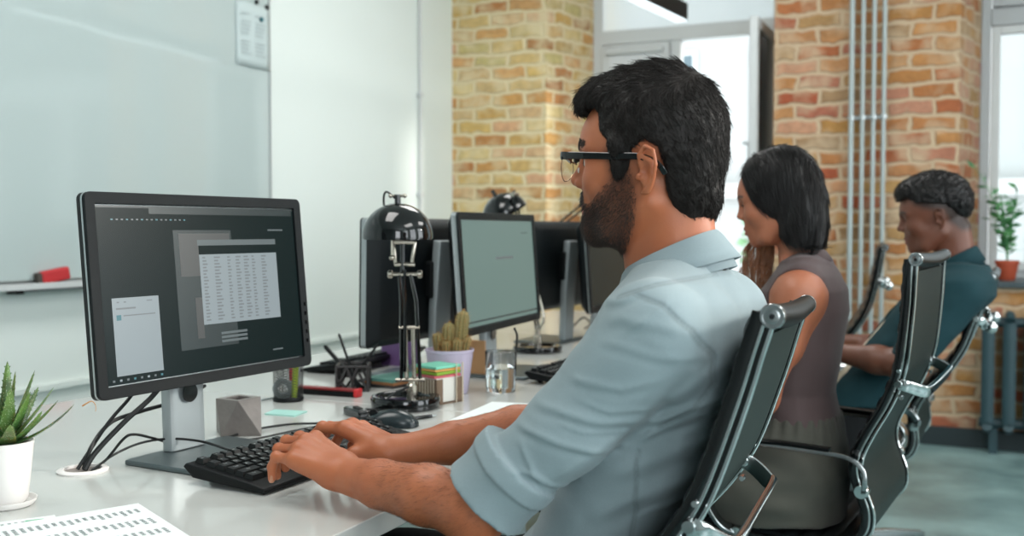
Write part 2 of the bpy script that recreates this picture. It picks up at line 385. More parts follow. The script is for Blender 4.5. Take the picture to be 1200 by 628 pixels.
# ---- pendant light
pd = thing('pendant_light', 'black linear pendant light fitting hanging above the window', 'ceiling light', (-1.585, 4.6, 2.245), -R(6.3))
MB().bx(-.034, .034, -.85, .88, .02, .11).build('housing', 'black_plastic', pd, bevel=.003)
MB().bx(-.030, .030, -.84, .87, .012, .022).build('diffuser', mat('diffuser', 'E8EEEE', .5, emit='EAF6FF', estr=1.2), pd)
MB().tube([(0, -.6, .07), (0, -.6, CE-2.245)], .002, 6).tube([(0, .6, .07), (0, .6, CE-2.245)], .002, 6).build('suspension_wire', 'silver', pd)
# ---- whiteboard
wb = thing('whiteboard', 'large glossy whiteboard with thin aluminium edge on the left wall', 'whiteboard', (XW, 2.2, .93))
MB().bx(.004, .018, -2.6, 1.785, .03, 1.9).build('board', 'whiteboard', wb)
MB().bx(.0, .022, 1.785, 1.795, .02, 1.91).bx(0, .022, -2.6, 1.795, 1.9, 1.91).bx(0, .022, -2.6, 1.795, .02, .03).build('edge_frame', 'silver', wb)
MB().bx(.0, .085, -2.4, 1.15, .0, .01).bx(.078, .085, -2.4, 1.15, .0, .022).bx(0, .012, -2.4, 1.15, 0, .05).build('tray', 'white_frame', wb, bevel=.002)
MB().box((.05, .335, -.006), (.05, .03, .016)).build('tray_clip', 'black_plastic', wb)
MB().bx(.078, .087, .35, 1.15, -.008, .0).build('tray_edge_strip', 'base_grey', wb)
pp = thing('notice', 'printed sheet pinned to the right edge of the whiteboard', 'paper', (XW+.0225, 3.75, 1.89))
sh = MB()
for i in range(9):
    for j in range(6):
        pass
def sheet(mb, w, h, n=8, amp=.004, f=lambda a, b: 0):
    v = []; F = []
    for i in range(n+1):
        for j in range(n+1):
            a, b = i/n, j/n; v.append((f(a, b), a*w, b*h))
    for i in range(n):
        for j in range(n): F.append((i*(n+1)+j, (i+1)*(n+1)+j, (i+1)*(n+1)+j+1, i*(n+1)+j+1))
    return mb.add(v, F)
sheet(sh, .235, .29, f=lambda a, b: .006*(1-b)*math.sin(a*3)**2)
o = sh.build('paper_sheet', mat('notice_paper', 'BCC9C9', .7), pp); o.modifiers.new('s', 'SOLIDIFY').thickness = .0006
tx = MB()
for j in range(11):
    for (a, b) in ((.03, .10), (.125, .205)):
        if (j*7) % 5 != 3: tx.bx(.0068, .0074, a, b-.02*((j*3) % 4)/3, .055+j*.018, .059+j*.018)
tx.build('printed_text', mat('pale_ink', 'A6B0B2', .8), pp)
for i, (yy, zz, w) in enumerate(((3.895, 2.195, 'left'), (3.97, 2.185, 'right'))):
    tag(MB().lathe([(.011, 0), (.012, .004), (.008, .011)], (XW+.019, yy, zz), 18, 'X').build('magnet', 'black_plastic'), 'small round black magnet at the top of the whiteboard, %s of the two' % w, 'magnet', 'magnets on the whiteboard')
tag(MB().lathe([(.011, 0), (.012, .004), (.008, .011)], (XW+.023, 3.925, 2.12), 18, 'X').build('magnet', mat('teal_plastic', '17606A', .4)), 'small round teal magnet holding the printed notice', 'magnet', 'magnets on the whiteboard')
er = thing('whiteboard_eraser', 'red whiteboard eraser resting on the tray', 'eraser', (XW+.05, 2.70, .944), -R(8))
MB().box((0, 0, .030), (.03, .115, .048), rx=R(9)).build('grip', 'red_felt', er, bevel=.009, seg=4)
MB().box((0, -.062, .022), (.028, .022, .040), rx=R(9)).build('felt_pad', 'felt_grey', er, bevel=.006)
# ---- outside
ob = thing('building', 'pale building facade with window rows across the street', 'building', (0, 15, -3))
MB().bx(-11, 9, 0, 2, 0, 11).build('facade', mat('facade', 'A4A4A2', .8, var=.06, vscale=1), ob)
fac = mat('facade_pane', '54646A', .25)
for r in range(4):
    MB().bx(-11, 9, -.18, 0, 1.9+r*2.7, 2.1+r*2.7).build('ledge', mat('ledge', 'B9B7B4', .8), ob)
    for k in range(11):
        x = -10.2+k*1.8
        w = MB().bx(x-.06, x+.96, -.05, -.003, 2.44+r*2.7, 4.06+r*2.7).build('window_frame', 'white_frame', ob)
        MB().bx(x, x+.42, -.062, -.051, 2.5+r*2.7, 4+r*2.7).bx(x+.48, x+.9, -.062, -.051, 2.5+r*2.7, 4+r*2.7).build('window_pane', fac, w)
def leafmat(n, a, b):
    q = NT(n); oi = q.node('ShaderNodeTexCoord'); nz = q.node('ShaderNodeTexNoise', i_Scale=14.0); q.link(oi.outputs['Object'], nz.inputs['Vector'])
    cr = q.node('ShaderNodeValToRGB'); q.link(nz.outputs['Fac'], cr.inputs[0]); e = cr.color_ramp.elements
    e[0].position = .35; e[0].color = (*hexc(a), 1); e[1].position = .65; e[1].color = (*hexc(b), 1); q.link(cr.outputs[0], q.b.inputs['Base Color']); q.b.inputs['Roughness'].default_value = .5
    M[n] = q.m
leafmat('leaf_out', '5E8A62', '9FC79B'); leafmat('leaf_in', '1F5A36', '5C9A5C')
def leaf(mb, p, d, L, w, rnd):
    d = np.array(d)/np.linalg.norm(d); s_ = np.cross(d, rnd.normal(size=3)); s_ /= np.linalg.norm(s_)+1e-9; n = np.cross(d, s_)
    mb.add([p, p+d*L*.45+s_*w-n*w*.3, p+d*L, p+d*L*.45-s_*w-n*w*.3, p+d*L*.5], [(0, 1, 4), (1, 2, 4), (2, 3, 4), (3, 0, 4)])
for i, (x, yy, h, rr) in enumerate(((-3.3, 9.6, 1.55, .95), (-1.5, 11.2, 2.0, .8))):
    t = thing('garden_tree', 'pale green leafy tree outside the window, %s' % ('nearer one at the left', 'farther one')[i], 'tree', (x, yy, -3), 0, 'trees outside the window')
    MB().tube([(0, 0, 0), (.05, 0, 1.6), (0, .05, 3+h-.3)], [.09, .07, .03], 8).build('trunk', 'wood_tan', t)
    m = MB(); rn = np.random.default_rng(i)
    for _ in range(1500):
        q_ = rn.normal(size=3); q_ /= np.linalg.norm(q_); p_ = q_*rr*rn.uniform(.5, 1)**.5*np.array((1, .8, 1.15))+np.array((0, 0, 3+h-1.0)); leaf(m, p_, q_+rn.normal(size=3)*.6, .13, .04, rn)
    m.build('foliage', 'leaf_out', t)
# ---- plant on the sill
pl = thing('potted_plant', 'leafy green plant in a terracotta pot on the window sill', 'plant', (P(1180, 325, Y=6.05)[0], 6.05, .872))
MB().lathe([(.035, 0), (.042, .01), (.055, .085), (.060, .087), (.060, .105), (.054, .105), (.052, .09)], n=28).build('pot', 'terracotta', pl)
MB().lathe([(.001, .088), (.053, .09)], n=20).build('soil', 'soil', pl)
rn = np.random.default_rng(5); stm = MB(); lf = MB()
for k in range(9):
    a = rn.uniform(0, 6.28); tilt = rn.uniform(.05, .5); H = rn.uniform(.25, .42) if k else .5
    dx = math.cos(a)*tilt if k else -.35; dy = math.sin(a)*tilt*.5
    pts = [np.array((dx*H*t*t*.9, dy*H*t, .09+H*t)) for t in np.linspace(0, 1, 6)]
    stm.tube(pts, [.004, .004, .003, .003, .002, .001], 6)
    for t in np.linspace(.18, 1, 13):
        p_ = np.array((dx*H*t*t*.9, dy*H*t, .09+H*t)); b = rn.uniform(0, 6.28)
        leaf(lf, p_, (math.cos(b), math.sin(b)*.7, rn.uniform(-.1, .8)), rn.uniform(.045, .075), .014, rn)
stm.build('stem', 'leaf_in', pl); lf.build('leaf', 'leaf_in', pl)
# small black lamp on the sill
sl = thing('desk_lamp', 'small black lamp on the window sill behind the man in blue', 'lamp', (-1.52, 6.22, .82))
MB().lathe([(.06, 0), (.06, .012), (.01, .02)]).build('lamp_base', 'gloss_black', sl)
MB().tube([(0, 0, .015), (0, 0, .42)], .014, 10).build('pole', 'black_plastic', sl)
MB().lathe([(.052, .38), (.05, .42), (.038, .45), (.012, .47), (.001, .472)], n=24).build('lamp_shade', 'gloss_black', sl)
# ---- lights & world
w = bpy.data.worlds.new('world'); SC.world = w; w.use_nodes = True
bg = w.node_tree.nodes['Background']; bg.inputs[0].default_value = (.86, .95, 1, 1); bg.inputs[1].default_value = 3.6
def area(name, loc, rot, sx, sy, e, col=(1, 1, 1)):
    l = bpy.data.lights.new(name, 'AREA'); l.shape = 'RECTANGLE'; l.size = sx; l.size_y = sy; l.energy = e; l.color = col
    o = bpy.data.objects.new(name, l); COL.objects.link(o); o.location = loc; o.rotation_euler = rot
    return o
for i, (a, b) in enumerate(ops): area('window_daylight', (XR+.32, (a+b)/2, 1.95), (0, R(90), 0), 2.2, b-a, 42, (.93, .97, 1))  # area lamps added outside the unseen side windows to brighten the room
area('window_daylight', (1.7, YB-.12, 1.9), (R(90), 0, 0), 1.6, 2.0, 55, (.95, .98, 1))  # added fill lamp at the rear opening, lifts the shirt and streaks the chrome
for yy in (1.2, 4.2):
    for xx in (-1.5, 1.4): area('ceiling_light', (xx, yy, CE-.12), (0, 0, 0), .9, 1.5, 36, (1, .98, .95))  # unseen overhead area lamps added to lift the dark interior, no fittings modelled
sun = bpy.data.lights.new('sun', 'SUN'); sun.energy = 3.6; sun.angle = R(9); sun.color = (1, .95, .87)
so_ = bpy.data.objects.new('sun', sun); COL.objects.link(so_); so_.rotation_euler = Vector((-.80, -.50, -.30)).to_track_quat('-Z', 'Y').to_euler()
SC.view_settings.view_transform = 'Standard'; SC.view_settings.look = 'None'; SC.view_settings.gamma = 1; SC.view_settings.use_curve_mapping = False
SC.view_settings.exposure = .0
SC.cycles.use_denoising = True; SC.cycles.max_bounces = 10; SC.cycles.transparent_max_bounces = 12; SC.cycles.sample_clamp_indirect = 6
SC.cycles.caustics_reflective = False; SC.cycles.caustics_refractive = False
# ================================================================== DESK
ZT = .74; DY0, DY1 = .35, 4.75; DXB, DXF = -1.94, -.765
dk = thing('desk', 'long white double desk shared by the whole row', 'desk', (DXF, 1.2, 0))
dl = lambda x: x-DXF
for a, b in ((DY0, 2.0), (2.003, 3.65), (3.653, DY1)):
    MB().bx(dl(DXB), 0, a-1.2, b-1.2, ZT-.032, ZT).build('worktop', 'desk_white', dk, bevel=.0015)
for yy in (.45, 1.97, 3.6, 4.6):
    for x in (-1.86, -.9):
        MB().bx(dl(x)-.025, dl(x)+.025, yy-1.225, yy-1.175, 0, ZT-.07).build('leg', 'silver', dk, bevel=.003)
    MB().bx(dl(-1.86), dl(-.9), yy-1.22, yy-1.18, ZT-.07, ZT-.032).build('crossbeam', 'silver', dk, bevel=.003)
MB().bx(dl(-1.42), dl(-1.38), DY0-1.1, DY1-1.3, ZT-.18, ZT-.05).build('cable_tray', 'black_plastic', dk)
# ================================================================== CHAIRS
PROF = sm([(0, 1.078), (-.003, 1.03), (-.006, .97), (-.015, .873), (-.026, .821), (-.048, .765), (-.081, .704), (-.103, .654), (-.106, .615), (-.094, .575), (-.080, .53), (-.088, .485), (-.13, .455), (-.22, .443), (-.35, .450), (-.45, .458), (-.52, .452), (-.555, .425)], 5)
def offs(pr, d):
    """profile moved sideways by d (positive = towards the sitter)"""
    pr = np.array(pr); t = np.gradient(pr, axis=0); t /= np.linalg.norm(t, axis=1)[:, None]
    n = np.stack([t[:, 1], -t[:, 0]], 1); return pr+n*d
HW = .225
def make_chair(name, label, group, tilt=0, spread=.815, knob=False, loc=(0, 0, 0), rz=0, ad=0):
    t = thing(name, label, 'chair', loc, rz, group)
    piv = Vector((-.27, 0, .44)); Mt = Matrix.Translation(piv) @ Matrix.Rotation(tilt, 4, 'Y') @ Matrix.Translation(-piv)
    up = []
    def b(mb, nm, mt, **k):
        o = mb.build(nm, mt, t, **k); o.matrix_basis = Mt; up.append(o); return o
    # sling: sitter's side, ribbed
    pr = offs(PROF, .012); L = np.concatenate([[0], np.cumsum(np.linalg.norm(np.diff(pr, axis=0), axis=1))])
    N = 300; s_ = np.linspace(0, L[-1], N); x = np.interp(s_, L, pr[:, 0]); z = np.interp(s_, L, pr[:, 1])
    base = np.stack([x, z], 1); rib = .0085*np.abs(np.sin(np.pi*s_/.042))**.55+.003
    fr = offs(base, 1.0)-base; fr /= np.linalg.norm(fr, axis=1)[:, None]
    front = base+fr*rib[:, None]; back = base-fr*.003
    m = MB(); ys_ = [-HW-.004, -HW+.004, -HW*.5, 0, HW*.5, HW-.004, HW+.004]; v = []; F = []; ny = len(ys_)
    for i in range(N):
        for j, yy in enumerate(ys_):
            e = .6 if j in (0, ny-1) else 1
            v.append((base[i, 0]+(front[i, 0]-base[i, 0])*e, yy, base[i, 1]+(front[i, 1]-base[i, 1])*e))
        for j, yy in enumerate(ys_): v.append((back[i, 0], yy, back[i, 1]))
    w = 2*ny
    for i in range(N-1):
        for j in range(ny-1):
            F.append((i*w+j, (i+1)*w+j, (i+1)*w+j+1, i*w+j+1)); F.append((i*w+ny+j, i*w+ny+j+1, (i+1)*w+ny+j+1, (i+1)*w+ny+j))
        F.append((i*w, i*w+ny, (i+1)*w+ny, (i+1)*w)); F.append((i*w+ny-1, (i+1)*w+ny-1, (i+1)*w+2*ny-1, i*w+2*ny-1))
    F.append(tuple(range(0, ny))+tuple(range(2*ny-1, ny-1, -1))); F.append(tuple((N-1)*w+q for q in list(range(ny-1, -1, -1))+list(range(ny, 2*ny))))
    m.add(v, F); b(m, 'seat_sling', 'leather')
    # rear cloth of the backrest
    q = offs(PROF, .002)[3:62]; m = MB(); v = [(p[0]+e, yy, p[1]) for p in q for yy in (-HW+.014, HW-.014) for e in (0, .006)]; F = []
    for i in range(len(q)-1):
        a = i*4; c_ = a+4; F += [(a, a+2, c_+2, c_), (a+1, c_+1, c_+3, a+3), (a, c_, c_+1, a+1), (a+2, a+3, c_+3, c_+2)]
    F += [(0, 1, 3, 2), (len(q)*4-4, len(q)*4-2, len(q)*4-1, len(q)*4-3)]
    m.add(v, F); b(m, 'rear_panel', 'sling_rear')
    for sy in (-1, 1):
        rp = [(p[0], sy*HW, p[1]) for p in PROF]
        m = MB()
        for e_ in (-.0035, .0065): m.tube([(p[0]+e_, p[1], p[2]) for p in rp], 1, 10, sq=(.0042, .0032, .8), up=(0, 1, 0))
        m.m = 1; m.tube([(p[0]+.0015, p[1], p[2]) for p in rp], 1, 8, sq=(.0034, .004), up=(0, 1, 0)); m.m = 0
        r0 = b(m, 'side_rail', ['chrome', 'gloss_black'])
        m = MB(); m.tube([(p[0]-.013, p[1]-sy*.001, p[2]) for p in rp], 1, 10, sq=(.0055, .008), up=(0, 1, 0)); b(m, 'edge_binding', 'gloss_black')
    # head roll
    m = MB(); pts = [(.004, yy, 1.078-.006*math.cos(yy/HW*math.pi/2)) for yy in np.linspace(-HW-.006, HW+.006, 15)]
    m.tube(pts, [.0140+.002*math.cos(p[1]/HW*1.5) for p in pts], 24); b(m, 'head_roll', 'leather')
    for sy in (-1, 1):
        cp_ = MB().lathe([(.0130, -.006), (.0148, -.003), (.0148, .004), (.0136, .0065), (.0112, .0065), (.0110, .0040), (.0085, .0040), (.0082, .0062), (.0060, .0066), (.001, .0066)], (.004, sy*(HW+.008), 1.078), 28, 'Y')
        if sy < 0: cp_.v = [(p[0], 2*(-(HW+.008))-p[1], p[2]) for p in cp_.v]
        o = b(cp_, 'end_cap', 'alu'); k = MB().lathe([(.0035, 0), (.0035, .008)], (.004, sy*(HW+.008), 1.078), 6, 'Y')
        if sy < 0: k.v = [(p[0], 2*(-(HW+.008))-p[1], p[2]) for p in k.v]
        k.build('screw', 'bezel', o)
    # spreader behind the back
    xs = np.interp(spread, [p[1] for p in PROF[:70]][::-1], [p[0] for p in PROF[:70]][::-1])
    dd = .03 if knob else .052
    pts = [(xs+.002, -HW+.0, spread), (xs+.02, -HW+.002, spread-.005), (xs+dd-.008, -HW+.02, spread-.014), (xs+dd, -HW+.05, spread-.017), (xs+dd, 0, spread-.02), (xs+dd, HW-.05, spread-.017), (xs+dd-.008, HW-.02, spread-.014), (xs+.02, HW-.002, spread-.005), (xs+.002, HW, spread)]
    m = MB().tube(pts, 1, 14, sub=6, sq=(.0125, .006), up=(0, 0, 1)); b(m, 'spreader_bar', 'chrome')
    for sy in (-1, 1):
        m = MB().lathe([(.0075, -.012), (.0085, -.009), (.0085, .009), (.0075, .012)], (xs, sy*HW, spread), 14, 'Y')
        for dz in (.028, -.028): m.lathe([(.004, -.010), (.005, 0), (.004, .010)], (xs+.003-dz*.1, sy*HW, spread+dz), 10, 'Y')
        b(m, 'rail_bolt', 'chrome')
    if knob:
        for sy in (-1, 1): b(MB().sphere((xs+.045, sy*(HW-.02), spread-.015), .019, 16, (1, .8, 1)), 'knob', 'chrome')
    # armrests
    for sy in (-1, 1):
        y0 = sy*HW; y1 = sy*(HW+.035)
        pts = [(-.098, y0, .58), (-.088, y1, .60), (-.092, y1, .632+ad), (-.125, y1, .654+ad), (-.20, y1, .660+ad), (-.32, y1, .664+ad), (-.40, y1, .658+ad), (-.437, y1, .63+ad), (-.444, y1, .58), (-.43, y1, .52), (-.40, y1, .475), (-.37, y0, .452)]
        a = b(MB().tube(pts, 1, 14, sub=6, sq=(.0055, .0125), up=(1, 0, 0)), 'armrest', 'alu')
        for px in ((-.098, y0, .58), (-.37, y0, .452)):
            k = MB().lathe([(.014, -.014), (.016, -.010), (.016, .010), (.014, .014)], (px[0], px[1]+sy*.008, px[2]), 18, 'Y').build('armrest_joint', 'chrome', a)
        MB().tube([(-.16, y1, .668+ad), (-.27, y1, .672+ad), (-.38, y1, .668+ad)], 1, 12, sub=5, sq=(.004, .014), up=(0, 0, 1)).build('arm_pad', 'leather', a)
    for x in (-.16, -.42):
        b(MB().tube([(x, -HW, .444), (x, 0, .432), (x, HW, .444)], 1, 12, sub=5, sq=(.008, .012), up=(0, 0, 1)), 'seat_spreader', 'alu')
    b(MB().box((-.28, 0, .412), (.20, .13, .045)), 'tilt_mechanism', 'black_plastic', bevel=.008)
    m = MB().tube([(-.26, -.06, .405), (-.25, -.2, .40), (-.25, -.24, .395)], .005, 8); b(m, 'lever', 'black_plastic')
    MB().lathe([(.028, .09), (.028, .26), (.020, .262), (.020, .40)], (-.28, 0, 0), 20).build('gas_column', 'chrome', t)
    hub = MB().lathe([(.02, .07), (.036, .075), (.038, .10), (.03, .118), (.02, .12)], (-.28, 0, 0), 20).build('hub', 'alu', t)
    for k in range(5):
        a = R(52+72*k); ca, sa = math.cos(a), math.sin(a); q = lambda r, z: (-.28+r*ca, r*sa, z)
        lg = MB().tube([q(.02, .10), q(.16, .092), q(.31, .072), q(.325, .070)], [1, .85, .62, .5], 12, sq=(.022, .017), up=(0, 0, 1)).build('leg', 'alu', t)
        m = MB()
        for s2 in (-1, 1):
            cx, cy, _ = q(.32, 0); cx += -sa*s2*.014; cy += ca*s2*.014
            m.lathe([(.012, -.008), (.026, -.008), (.0275, -.004), (.0275, .004), (.026, .008), (.012, .008)], (0, 0, 0), 20, 'Y')
            n_ = 6*20; mt = Matrix.Rotation(a, 3, 'Z')
            for i in range(len(m.v)-n_, len(m.v)):
                vv = mt @ Vector(m.v[i]); m.v[i] = (vv.x+cx, vv.y+cy, vv.z+.0275)
        m.box(q(.32, .045), (.03, .022, .03), rz=a); m.build('caster', 'black_plastic', lg, bevel=.002)
    return t, Mt
CG = 'office chairs along the desk'
ch1, T1 = make_chair('office_chair', 'black and chrome office chair the man in the light blue shirt leans on', CG, tilt=R(13.5), ad=-.04)
def seat_on(ch, Mt, cap, yaw=0, roll=0):
    q = Mt @ Vector((0, 0, 1.078)); q = Matrix.Rotation(yaw, 3, 'Z') @ q
    ch.location = (cap[0]-q.x, cap[1]-q.y, 0); ch.rotation_euler = (0, 0, yaw)
    dz = cap[2]-q.z
    for o in ch.children:
        if o.name.split('.')[0] in ('gas_column', 'hub', 'leg'):
            continue
        o.matrix_basis = Matrix.Translation((0, 0, dz+.45)) @ Matrix.Rotation(roll, 4, 'X') @ Matrix.Translation((0, 0, -.45)) @ o.matrix_basis
    return dz
seat_on(ch1, T1, (-.233, 1.395, 1.034), yaw=R(4.0), roll=-R(2.2))
ch2, T2 = make_chair('office_chair', 'black and chrome office chair the woman in the brown top sits in', CG, tilt=0)
seat_on(ch2, T2, (-.107, 2.525, 1.078), yaw=-R(5))
ch3, T3 = make_chair('office_chair', 'tilted back office chair the man in the teal shirt sits in', CG, tilt=R(13), spread=.945, knob=True, ad=-.03)
seat_on(ch3, T3, (.035, 3.60, 1.0), yaw=-R(2))
ch4, T4 = make_chair('office_chair', 'empty office chair at the far end of the desk near the pipes', CG, tilt=R(7), spread=.945, knob=True, ad=-.05)
seat_on(ch4, T4, (-.37, 4.5, 1.07), yaw=R(6))
# ================================================================== MONITORS
def screen_mat(name, base, refl=.12, glow='2C3A3C', g=.15):
    return mat(name, base, refl, emit=glow, estr=g, spec=.16)
M['screen_dark'] = screen_mat('screen_dark', '05090A', .25, '2A5050', .14)
M['screen_teal'] = screen_mat('screen_teal', '10181A', .32, '8FABA3', .55)
M['ui_window'] = mat('ui_window', '303838', .25, emit='A9B5BB', estr=.62)
M['ui_dim'] = mat('ui_dim', '182020', .25, emit='4A5A5E', estr=.22)
M['ui_grey'] = mat('ui_grey', '202626', .25, emit='7E8A8D', estr=.5)
M['ui_text'] = mat('ui_text', '202020', .3, emit='8D989E', estr=.5)
M['ui_teal'] = mat('ui_teal', '102020', .3, emit='2F7F8C', estr=.7)
M['ui_photo'] = mat('ui_photo', '202222', .3, emit='6C7070', estr=.25)
def make_monitor(name, label, W, H, loc, rz, tilt, zb, base=True, screen='screen_dark', group='monitors on the desk', baseoff=(0, 0), colh=None, shell='bezel'):
    """local frame: screen faces +X, width along Y, origin on the desk below the screen centre"""
    t = thing(name, label, 'monitor', loc, rz, group)
    q = Matrix.Translation((0, 0, zb)) @ Matrix.Rotation(tilt, 4, 'Y')
    def b(mb, nm, mt, par=t, **k):
        o = mb.build(nm, mt, par, **k)
        if par is t: o.matrix_basis = q
        return o
    bz = .019
    m = MB()                                                # bezel ring with rounded corners
    def rr(w, h, r, n=5):
        out = []
        for (cx, cy, a0) in ((w/2-r, h/2-r, 0), (-w/2+r, h/2-r, 90), (-w/2+r, -h/2+r, 180), (w/2-r, -h/2+r, 270)):
            for k in range(n+1): a = R(a0+90*k/n); out.append((cx+r*math.cos(a), cy+H/2+r*math.sin(a)))
        return out
    outer = rr(W, H, .012); inner = rr(W-2*bz, H-2*bz, .002); n = len(outer)
    v = [(.0, a, c) for a, c in outer]+[(.0, a, c) for a, c in inner]+[(-.006, a, c) for a, c in inner]+[(-.006, a, c) for a, c in outer]
    F = []
    for i in range(n):
        j = (i+1) % n; F += [(i, j, n+j, n+i), (n+i, n+j, 2*n+j, 2*n+i), (i, 3*n+i, 3*n+j, j)]
    m.add(v, F); b(m, 'bezel', 'bezel', bevel=.001)
    trim = MB(); trim.v = []; v = [(-.006, a*1.002, c) for a, c in outer]+[(-.010, a*1.002, c) for a, c in outer]
    trim.add(v, [(i, (i+1) % n, n+(i+1) % n, n+i) for i in range(n)]+[tuple(range(n, 2*n))]); b(trim, 'trim_band', 'silver')
    cs_ = MB(); o2 = rr(W*.97, H*.95, .02)
    v = [(-.010, a*.998, c) for a, c in outer]+[(-.020, a*.998, c) for a, c in outer]+[(-.042, a*.9, (c-H/2)*.86+H/2) for a, c in outer]
    cs_.add(v, [(i, (i+1) % n, n+(i+1) % n, n+i) for i in range(n)]+[(n+i, n+(i+1) % n, 2*n+(i+1) % n, 2*n+i) for i in range(n)]+[tuple(range(2*n, 3*n))[::-1]])
    cs_.mi = [1 if k < n else 0 for k in range(len(cs_.f))]; b(cs_, 'rear_shell', ['bezel', shell], smooth=50)
    sw, sh = W-2*bz-.004, H-2*bz-.004
    sc = MB().bx(-.006, -.0035, -sw/2, sw/2, bz+.002, bz+.002+sh); scr = b(sc, 'screen', screen)
    btn = MB()
    for k in range(5): btn.box((.0005, W/2-.009, .05+k*.018), (.002, .003, .007))
    b(btn, 'button_strip', 'gloss_black')
    if base:
        bx_, by_ = baseoff
        th = .22
        m = MB(); o_ = [(x_+bx_, y_+by_) for x_, y_ in ((.095, -.12), (.10, -.10), (.10, .10), (.095, .12), (-.07, .12), (-.075, .10), (-.075, -.10), (-.07, -.12))]
        m.prism(o_, 0, .009); m.build('base_plate', 'base_grey', t, bevel=.003)
        ch_ = colh or zb+H*.55
        m = MB(); m.tube([(-.055+bx_, by_, .009), (-.06+bx_, by_, ch_*.5), (-.075+bx_, by_, ch_)], 1, 16, sq=(.013, .041, .3), up=(1, 0, 0)); c_ = m.build('stand_column', 'stand_grey', t, bevel=.002)
        MB().lathe([(.017, 0), (.017, .0015)], (-.040+bx_, by_, .11), 20, 'X').build('cable_hole', 'gloss_black', c_)
        m = MB(); m.bx(-.062, -.03, -.05, .05, H/2-.05, H/2+.05); b(m, 'mount', 'black_plastic', bevel=.005)
    return t, q, scr, (sw, sh, bz)
def ui(scr, sz, rects, zoff=0):
    """flat pictures on the screen: (u0,v0,u1,v1,material,depth) with u 0..1 left to right, v 0..1 top to bottom, seen by the sitter"""
    sw, sh, bz = sz
    byname = {}
    for (u0, v0, u1, v1, m_, d) in rects:
        byname.setdefault((m_, d), []).append((u0, v0, u1, v1))
    for (m_, d), rs in byname.items():
        mb = MB()
        for (u0, v0, u1, v1) in rs:
            x = -.0035+.00012*(d+1); y0, y1 = -sw/2+u0*sw, -sw/2+u1*sw; z1, z0 = bz+.002+sh*(1-v0), bz+.002+sh*(1-v1)
            mb.add([(x, y0, z0), (x, y1, z0), (x, y1, z1), (x, y0, z1)], [(0, 1, 2, 3)])
        mb.build('screen_picture', m_, scr, smooth=0)
# --- the near monitor: corners measured in the photograph
nb = P(118, 470, Y=1.19); ntp = P(98, 223, Y=1.19); fb = P(365, 428, Y=1.69)
W1_, H1_ = math.hypot(fb[0]-nb[0], fb[1]-nb[1])+.004, float(np.linalg.norm(ntp-nb))
rz1 = -math.atan2(fb[0]-nb[0], fb[1]-nb[1]); ctr = (nb+fb)/2; tl1 = -math.asin((nb[0]-ntp[0])/H1_)
mon1, q1, s1, z1_ = make_monitor('monitor', 'near black framed monitor with dark screen showing a document window', W1_, H1_, (ctr[0], ctr[1], ZT), rz1, tl1, (nb[2]+fb[2])/2-ZT, baseoff=(-.01, -.02), colh=.29)
rc = [(.0, .0, 1, .012, 'ui_dim', 0), (.23, .01, .99, .045, 'ui_dim', 1),
      (.335, .14, .63, .86, 'ui_dim', 0), (.36, .16, .62, .42, 'ui_photo', 1),
      (.45, .20, .88, .235, 'ui_grey', 2), (.455, .235, .88, .29, 'screen_dark', 2), (.455, .29, .88, .72, 'ui_window', 2),
      (.42, .55, .455, .80, 'ui_photo', 2),
      (.04, .52, .245, .955, 'ui_window', 1), (.84, .135, .93, .145, 'ui_grey', 2),
      (.54, .775, .68, .79, 'ui_grey', 3), (.54, .80, .68, .815, 'ui_grey', 3), (.54, .825, .68, .84, 'ui_grey', 3),
      (.82, .925, .88, .935, 'ui_grey', 1)]
for k in range(16): rc.append((.06+k*.022, .075, .07+k*.022, .083, 'ui_grey' if k % 3 else 'ui_teal', 2))
for k in range(20):
    for j, u in enumerate((.47, .53, .60, .645, .69, .735, .79)):
        rc.append((u, .305+k*.0202, u+(.025, .035, .02, .028, .03, .02, .03)[j]*(.6+.4*((k*7+j*3) % 5)/4), .305+k*.0202+.009, 'ui_text', 3))
rc += [(.055, .575, .14, .585, 'ui_text', 2), (.055, .615, .075, .645, 'ui_teal', 2), (.085, .617, .225, .624, 'ui_text', 2), (.06, .54, .07, .548, 'ui_text', 2), (.09, .54, .1, .548, 'ui_text', 2), (.19, .54, .215, .547, 'ui_text', 2)]
for k in range(8): rc.append((.02+k*.03, .972, .03+k*.03, .984, ('ui_grey', 'ui_window', 'ui_grey', 'ui_teal')[k % 4], 2))
ui(s1, z1_, rc)
# --- the woman's monitor
mon3, q3, s3, z3 = make_monitor('monitor', "monitor with plain grey green screen, in the woman's place", .585, .318, (-1.20, 2.60, ZT), R(4), -R(4), .128, screen='screen_teal', shell='stand_grey')
ui(s3, z3, [(.42, .36, .67, .385, 'ui_grey', 0), (.0, .95, 1, .965, 'ui_dim', 0), (.82, .12, .92, .125, 'ui_dim', 0)])
# --- opposite row, backs turned to us
mon2, q2, s2, z2 = make_monitor('monitor', 'monitor turned away, behind the black desk lamp', .60, .33, (-1.412, 2.49, ZT), R(178), -R(1), .10, colh=.37, shell='stand_grey')
mon4, q4, s4, z4 = make_monitor('monitor', 'monitor turned away, beyond the grey green screen', .56, .31, (-1.40, 3.42, ZT), R(178), -R(3), .12, colh=.36)
mon5, q5, s5, z5 = make_monitor('monitor', "dark edged monitor behind the bearded man's chin", .52, .31, (-1.19, 3.47, ZT), R(4), -R(4), .12, screen='screen_dark')
mon6, q6, s6, z6 = make_monitor('monitor', 'farthest monitor of the row, mostly hidden by the man in front', .52, .31, (-1.19, 4.3, ZT), R(2), -R(4), .12, screen='screen_teal')
